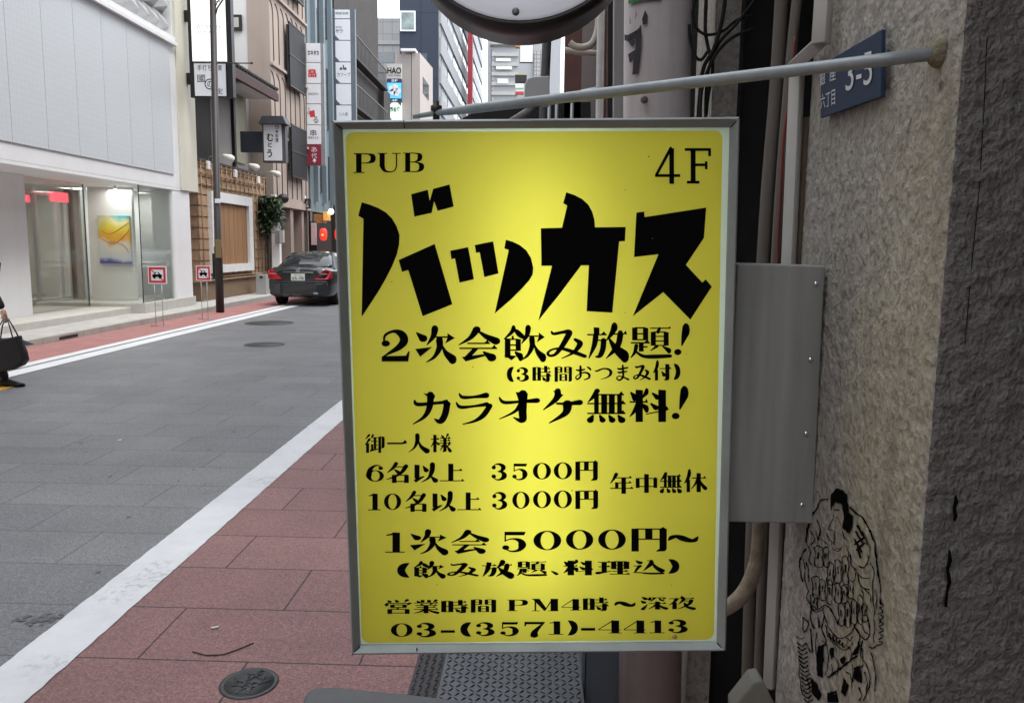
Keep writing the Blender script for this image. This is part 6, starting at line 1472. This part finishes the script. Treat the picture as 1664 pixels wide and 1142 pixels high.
secs = [(0.00, 0.62, 0.36, 0.86, 0.98, 0.80), (0.02, 0.74, 0.30, 0.92, 1.02, 0.84), (0.08, 0.84, 0.26, 0.96, 1.055, 0.84), (0.2, 0.885, 0.24, 0.98, 1.065, 0.84), (0.6, 0.905, 0.22, 0.99, 1.05, 0.85), (1.3, 0.91, 0.2, 0.98, 1.03, 0.86), (2.4, 0.91, 0.2, 0.96, 1.0, 0.86), (3.4, 0.905, 0.2, 0.93, 0.97, 0.86), (4.3, 0.87, 0.22, 0.82, 0.86, 0.84), (4.65, 0.78, 0.26, 0.68, 0.72, 0.8), (4.75, 0.6, 0.34, 0.58, 0.62, 0.8)]
b = MB(); b.smooth = True; ids = b.loops([ring(*s) for s in secs]); b.smooth = False; b.face(ids[0][::-1]); b.face(ids[-1])
b.build('body', m_paint, car)
def grg(y, hw, z, hw2, zz): return [Vector((CX - hw, CY0 + y, z)), Vector((CX + hw, CY0 + y, z)), Vector((CX + hw2, CY0 + y, zz)), Vector((CX - hw2, CY0 + y, zz))]
rear_b = [Vector((CX + x, CY0 + y, z)) for x, y, z in ((-0.76, 0.72, 1.045), (-0.4, 0.62, 1.06), (0.4, 0.62, 1.06), (0.76, 0.72, 1.045))]
rear_t = [Vector((CX + x, CY0 + y, z)) for x, y, z in ((-0.56, 1.42, 1.44), (-0.3, 1.36, 1.465), (0.3, 1.36, 1.465), (0.56, 1.42, 1.44))]
roof_f = [Vector((CX + x, CY0 + y, z)) for x, y, z in ((-0.57, 2.55, 1.44), (-0.3, 2.6, 1.47), (0.3, 2.6, 1.47), (0.57, 2.55, 1.44))]
hood = [Vector((CX + x, CY0 + y, z)) for x, y, z in ((-0.74, 3.35, 1.0), (-0.4, 3.45, 1.01), (0.4, 3.45, 1.01), (0.74, 3.35, 1.0))]
m_cg = M('car_glass', (0.025, 0.03, 0.033), 0.06, 0.1, spec=0.7)
def grid4(a, c, name, mat, inset=0.0, up=0.0):
    b = MB(); b.smooth = True
    n = 6; rows = []
    def cr(q, t):
        k = min(2, int(t*3)); f = t*3 - k; return q[k].lerp(q[k+1], f)
    for j in range(n + 1):
        v = j/n; bow = 0.05*math.sin(math.pi*v)*(1 if name != 'roof' else 0.3)
        rows.append([b.vert(cr(a, i/9).lerp(cr(c, i/9), v) + Vector((0, -bow*0.4, bow + 0.018*math.sin(math.pi*i/9)*math.sin(math.pi*v)))) for i in range(10)])
    for p, q in zip(rows, rows[1:]):
        for i in range(9): b.face((p[i], p[i+1], q[i+1], q[i]))
    o = b.build(name, mat, car)
    md = o.modifiers.new('thickness', 'SOLIDIFY'); md.thickness = 0.012; md.offset = -1
    return o
grid4(rear_b, rear_t, 'rear_window', m_cg); grid4(rear_t, roof_f, 'roof', m_paint); grid4(roof_f, hood, 'windscreen', m_cg)
for s in (0, 3):
    sg = -1 if s == 0 else 1
    sh_ = [Vector((CX + sg*0.80, CY0 + 0.75, 1.03)), Vector((CX + sg*0.80, CY0 + 3.35, 0.99)), roof_f[s], rear_t[s]]
    MB().slab([p + Vector((sg*0.0, 0, 0)) for p in sh_], (-sg*0.02, 0, 0)).build('side_window', m_cg, car)
    pq = [rear_b[s] + Vector((sg*0.06, -0.02, -0.01)), rear_t[s] + Vector((sg*0.03, 0, 0.012)), rear_t[s] + Vector((-sg*0.03, 0.02, 0.02)), rear_b[s] + Vector((-sg*0.03, 0, 0.012))]
    MB().slab(pq, (0, 0.25, -0.02)).build('rear_pillar', m_paint, car)
m_tail = M('tail_lamp_red', (0.5, 0.012, 0.02), 0.25, 0.1, spec=0.3); m_tailw = M('tail_lamp_clear', (0.6, 0.3, 0.28), 0.15, 0)
for s in (-1, 1):
    pts = [(0.44, -0.035, 0.745), (0.64, -0.032, 0.745), (0.80, 0.015, 0.745), (0.888, 0.12, 0.77), (0.886, 0.14, 0.96), (0.80, 0.035, 1.0), (0.72, -0.015, 1.005)]
    b = MB(); b.slab([(CX + s*x, CY0 + y, z) for x, y, z in pts], (0, 0.06, 0)); t = b.build('tail_lamp', m_tail, car)
    b = MB(); b.slab([(CX + s*0.58, CY0 - 0.045, 0.875), (CX + s*0.80, CY0 + 0.005, 0.88), (CX + s*0.80, CY0 + 0.005, 0.905), (CX + s*0.64, CY0 - 0.04, 0.91)], (0, 0.02, 0)); b.build('lamp_lens', m_tailw, t)
b = MB(); b.slab([(CX - 0.80, CY0 + 0.03, 0.64), (CX - 0.5, CY0 - 0.06, 0.64), (CX + 0.5, CY0 - 0.06, 0.64), (CX + 0.80, CY0 + 0.03, 0.64), (CX + 0.80, CY0 + 0.2, 0.64), (CX - 0.80, CY0 + 0.2, 0.64)], (0, 0, 0.06))
b.slab([(CX - 0.82, CY0 + 0.05, 0.32), (CX - 0.5, CY0 - 0.045, 0.32), (CX + 0.5, CY0 - 0.045, 0.32), (CX + 0.82, CY0 + 0.05, 0.32), (CX + 0.82, CY0 + 0.2, 0.32), (CX - 0.82, CY0 + 0.2, 0.32)], (0, 0, 0.315))
b.build('rear_bumper', m_paint, car, 0.02)
boxo('trunk_trim', m_chrome, car, CX - 0.42, CX + 0.42, CY0 - 0.03, CY0 + 0.02, 0.925, 0.95)
b = MB(); b.lathe((CX, CY0 - 0.025, 1.005), (0, 1, 0), [(0.062, 0), (0.062, 0.03)], 16); b.build('badge', m_chrome, car)
pl_ = boxo('number_plate', M('plate_white_green', (0.72, 0.74, 0.70), 0.5, 0), car, CX - 0.19, CX + 0.19, CY0 - 0.04, CY0 - 0.02, 0.71, 0.90)
b = MB(); put_text(b, '65-78', (CX - 0.16, CY0 - 0.043, 0.73), (1, 0, 0), (0, 0, 1), 0.32, 0.085, 0.02); put_text(b, '品川 300', (CX - 0.1, CY0 - 0.043, 0.84), (1, 0, 0), (0, 0, 1), 0.2, 0.04); b.build('plate_lettering', M('plate_green', (0.03, 0.12, 0.06), 0.5, 0), pl_, recalc=False)
b = MB(); put_text(b, 'HYBRID', (CX + 0.42, CY0 - 0.012, 0.985), (1, 0.12, 0), (0, 0, 1), 0.26, 0.03); b.build('boot_lettering', m_chrome, car, recalc=False)
for sx_ in (-1, 1):
    for y in (0.95, 3.75):
        t = MB(); t.lathe((CX + sx_*0.66, CY0 + y, 0.32), (sx_, 0, 0), [(0.2, 0), (0.315, 0.0), (0.325, 0.03), (0.325, 0.19), (0.31, 0.215), (0.2, 0.22)], 28); w = t.build('wheel', m_rubber, car)
        t = MB(); t.lathe((CX + sx_*0.875, CY0 + y, 0.32), (sx_, 0, 0), [(0.2, 0), (0.19, 0.012), (0.06, 0.0), (0.05, 0.015)], 20); t.build('rim', m_alu, w)
boxo('exhaust', m_alu, car, CX + 0.42, CX + 0.54, CY0 - 0.05, CY0 + 0.1, 0.335, 0.39, bevel=0.01)

# ================================================================== passer-by with a bag, mostly out of the picture
HY_ = 9.15
ps = thing('person', 'person in a dark suit walking at the left edge with a black bag in hand', 'person', (onY(-26, 600, HY_).x, HY_, 0))
X0 = onY(-26, 500, HY_).x
def skin(name, verts, edges, mat, par, root=0, sub=2):
    me = bpy.data.meshes.new(name); me.from_pydata([v[0] for v in verts], edges, [])
    o = bpy.data.objects.new(name, me); COL.objects.link(o)
    sm = o.modifiers.new('skin', 'SKIN'); sm.use_smooth_shade = True
    for i, v in enumerate(verts):
        r = v[1]; me.skin_vertices[0].data[i].radius = r if isinstance(r, tuple) else (r, r)
    me.skin_vertices[0].data[root].use_root = True
    o.modifiers.new('sub', 'SUBSURF').levels = sub; o.modifiers['sub'].render_levels = sub
    dg = bpy.context.evaluated_depsgraph_get(); me2 = bpy.data.meshes.new_from_object(o.evaluated_get(dg)); me2.name = name
    bpy.data.objects.remove(o)
    me2.materials.clear(); me2.materials.append(mat)
    for p in me2.polygons: p.use_smooth = True
    b0 = PLOC[par.name]; 
    for v in me2.vertices: v.co -= b0
    ob = bpy.data.objects.new(name, me2); COL.objects.link(ob); ob.parent = par; PLOC[ob.name] = b0; return ob
m_suit = M('dark_navy_suit', (0.012, 0.012, 0.02), 0.85, 0.2, 20)
m_skin = M('skin', (0.42, 0.24, 0.18), 0.55, 0.08, 20)
hand = onY(9, 513, HY_ - 0.2); toe = onY(33, 610, HY_ - 0.12)
V = lambda x, y, z: Vector((X0 + x, HY_ + y, z))
fh = Vector((hand.x, HY_ - 0.22, hand.z)); wrist = fh + Vector((-0.015, 0, 0.075)); heel = Vector((toe.x - 0.18, HY_ - 0.12, 0.06))
# body, arms, legs and head as one surface
vs_ = [(V(0, 0, 0.92), (0.13, 0.16)), (V(0, 0, 1.12), (0.12, 0.15)), (V(0.02, 0, 1.36), (0.12, 0.18)), (V(0.03, 0, 1.48), 0.075), (V(0.04, 0, 1.56), 0.055), (V(0.06, 0, 1.64), 0.085), (V(0.06, 0, 1.73), 0.08),
       (V(0.14, -0.19, 1.38), 0.08), (V(0.235, -0.23, 1.16), 0.07), (wrist, 0.046),
       (V(0.02, 0.20, 1.40), 0.062), (V(-0.06, 0.24, 1.12), 0.048), (V(-0.02, 0.24, 0.88), 0.034),
       (V(0.02, -0.10, 0.84), 0.095), (V(0.14, -0.11, 0.50), 0.068), (heel, 0.052),
       (V(-0.02, 0.10, 0.84), 0.095), (V(-0.10, 0.11, 0.48), 0.068), (V(-0.34, 0.11, 0.16), 0.045)]
es_ = [(0,1),(1,2),(2,3),(3,4),(4,5),(5,6),(2,7),(7,8),(8,9),(2,10),(10,11),(11,12),(0,13),(13,14),(14,15),(0,16),(16,17),(17,18)]
skin('body', vs_, es_, m_suit, ps)
hv = [(wrist, 0.03), (fh + Vector((0.0, 0, 0.01)), (0.022, 0.036))]; he = [(0, 1)]
for i in range(4):
    k = len(hv); o = fh + Vector((0.012, -0.03 + i*0.02, -0.02)); hv += [(o, 0.0095), (o + Vector((0.02, 0, -0.035)), 0.009), (o + Vector((-0.005, 0, -0.06 + 0.004*abs(i - 1))), 0.008)]; he += [(1, k), (k, k+1), (k+1, k+2)]
k = len(hv); hv += [(fh + Vector((-0.0, -0.045, 0.0)), 0.011), (fh + Vector((0.012, -0.055, -0.035)), 0.009)]; he += [(1, k), (k, k+1)]
skin('hand', hv, he, m_skin, ps, 0, 1)
hd = MB(); hd.ball(V(0.075, 0, 1.69), 0.105, 10, (0.95, 0.75, 1.15)); hd.lathe(V(0.175, 0, 1.66), (1, 0, -0.2), [(0.018, -0.01), (0.012, 0.025)], 8)
for s_ in (-1, 1): hd.ball(V(0.06, s_*0.082, 1.68), 0.025, 5, (0.8, 0.4, 1.2)); hd.ball(V(0.165, s_*0.03, 1.70), 0.012, 5)
hd.build('face', m_skin, ps)
MB().ball(V(0.045, 0, 1.735), 0.112, 10, (0.95, 0.8, 0.85)).build('hair', m_ink, ps)
for o0, d0 in ((Vector((toe.x - 0.235, HY_ - 0.12, 0.0)), 0.0), (V(-0.44, 0.11, 0.06), 0.35)):
    b = MB(); b.smooth = True
    c_, s_ = math.cos(d0), math.sin(d0)
    sec = [(-0.02, 0.035, 0.08), (0.05, 0.042, 0.10), (0.13, 0.045, 0.075), (0.21, 0.045, 0.055), (0.27, 0.03, 0.04)]
    lo = []
    for x, w, h in sec: lo.append([o0 + Vector((x*c_ + z*s_*0.6, y, z*c_ - x*s_ + (0.1*s_))) for y, z in ((-w, 0.0), (w, 0.0), (w*0.95, h*0.6), (w*0.5, h), (-w*0.5, h), (-w*0.95, h*0.6))])
    ids = b.loops(lo); b.face(ids[0][::-1]); b.face(ids[-1]); b.build('shoe', M('black_leather', (0.01, 0.01, 0.011), 0.3, 0.1) if d0 == 0 else bpy.data.materials['black_leather'], ps)
# the bag
BY = HY_ - 0.24
hb_ = thing('handbag', 'black leather tote bag carried by the walking person', 'bag', (onY(18, 600, BY).x, BY, 0.35))
def bp_(x, y, d=0): p = onY(x, y, BY); return Vector((p.x, BY + d, p.z))
m_bag = M('black_bag_leather', (0.014, 0.015, 0.015), 0.4, 0.2, 14, 0.15, 60)
front = [(-22, 556), (-10, 550), (14, 549), (31, 545), (33, 552), (41, 572), (44, 585), (38, 594), (24, 600), (0, 604), (-22, 600), (-27, 580)]
b = MB(); lo = []
for d, f in ((-0.07, 0.90), (-0.055, 0.98), (0.0, 1.0), (0.055, 0.98), (0.07, 0.90)):
    lo.append([bp_(9 + (x - 9)*f, 575 + (y - 575)*f, d) for x, y in front])
ids = b.loops(lo); b.face(ids[0][::-1]); b.face(ids[-1]); b.build('bag_body', m_bag, hb_, 0.006)
for d in (-0.05, 0.05):
    MB().tube([bp_(-4, 552, d), bp_(1, 530, d*0.6), bp_(8, 517, d*0.2), bp_(13, 519, d*0.2), bp_(19, 532, d*0.6), bp_(25, 547, d)], 0.008, 6).build('handle', m_bag, hb_)
MB().slab([bp_(33, 552, 0.02), bp_(54, 560, 0.02), bp_(40, 562, 0.02)], (0, 0.02, 0)).build('flap', M('grey_flap', (0.12, 0.12, 0.13), 0.6, 0.1), hb_)
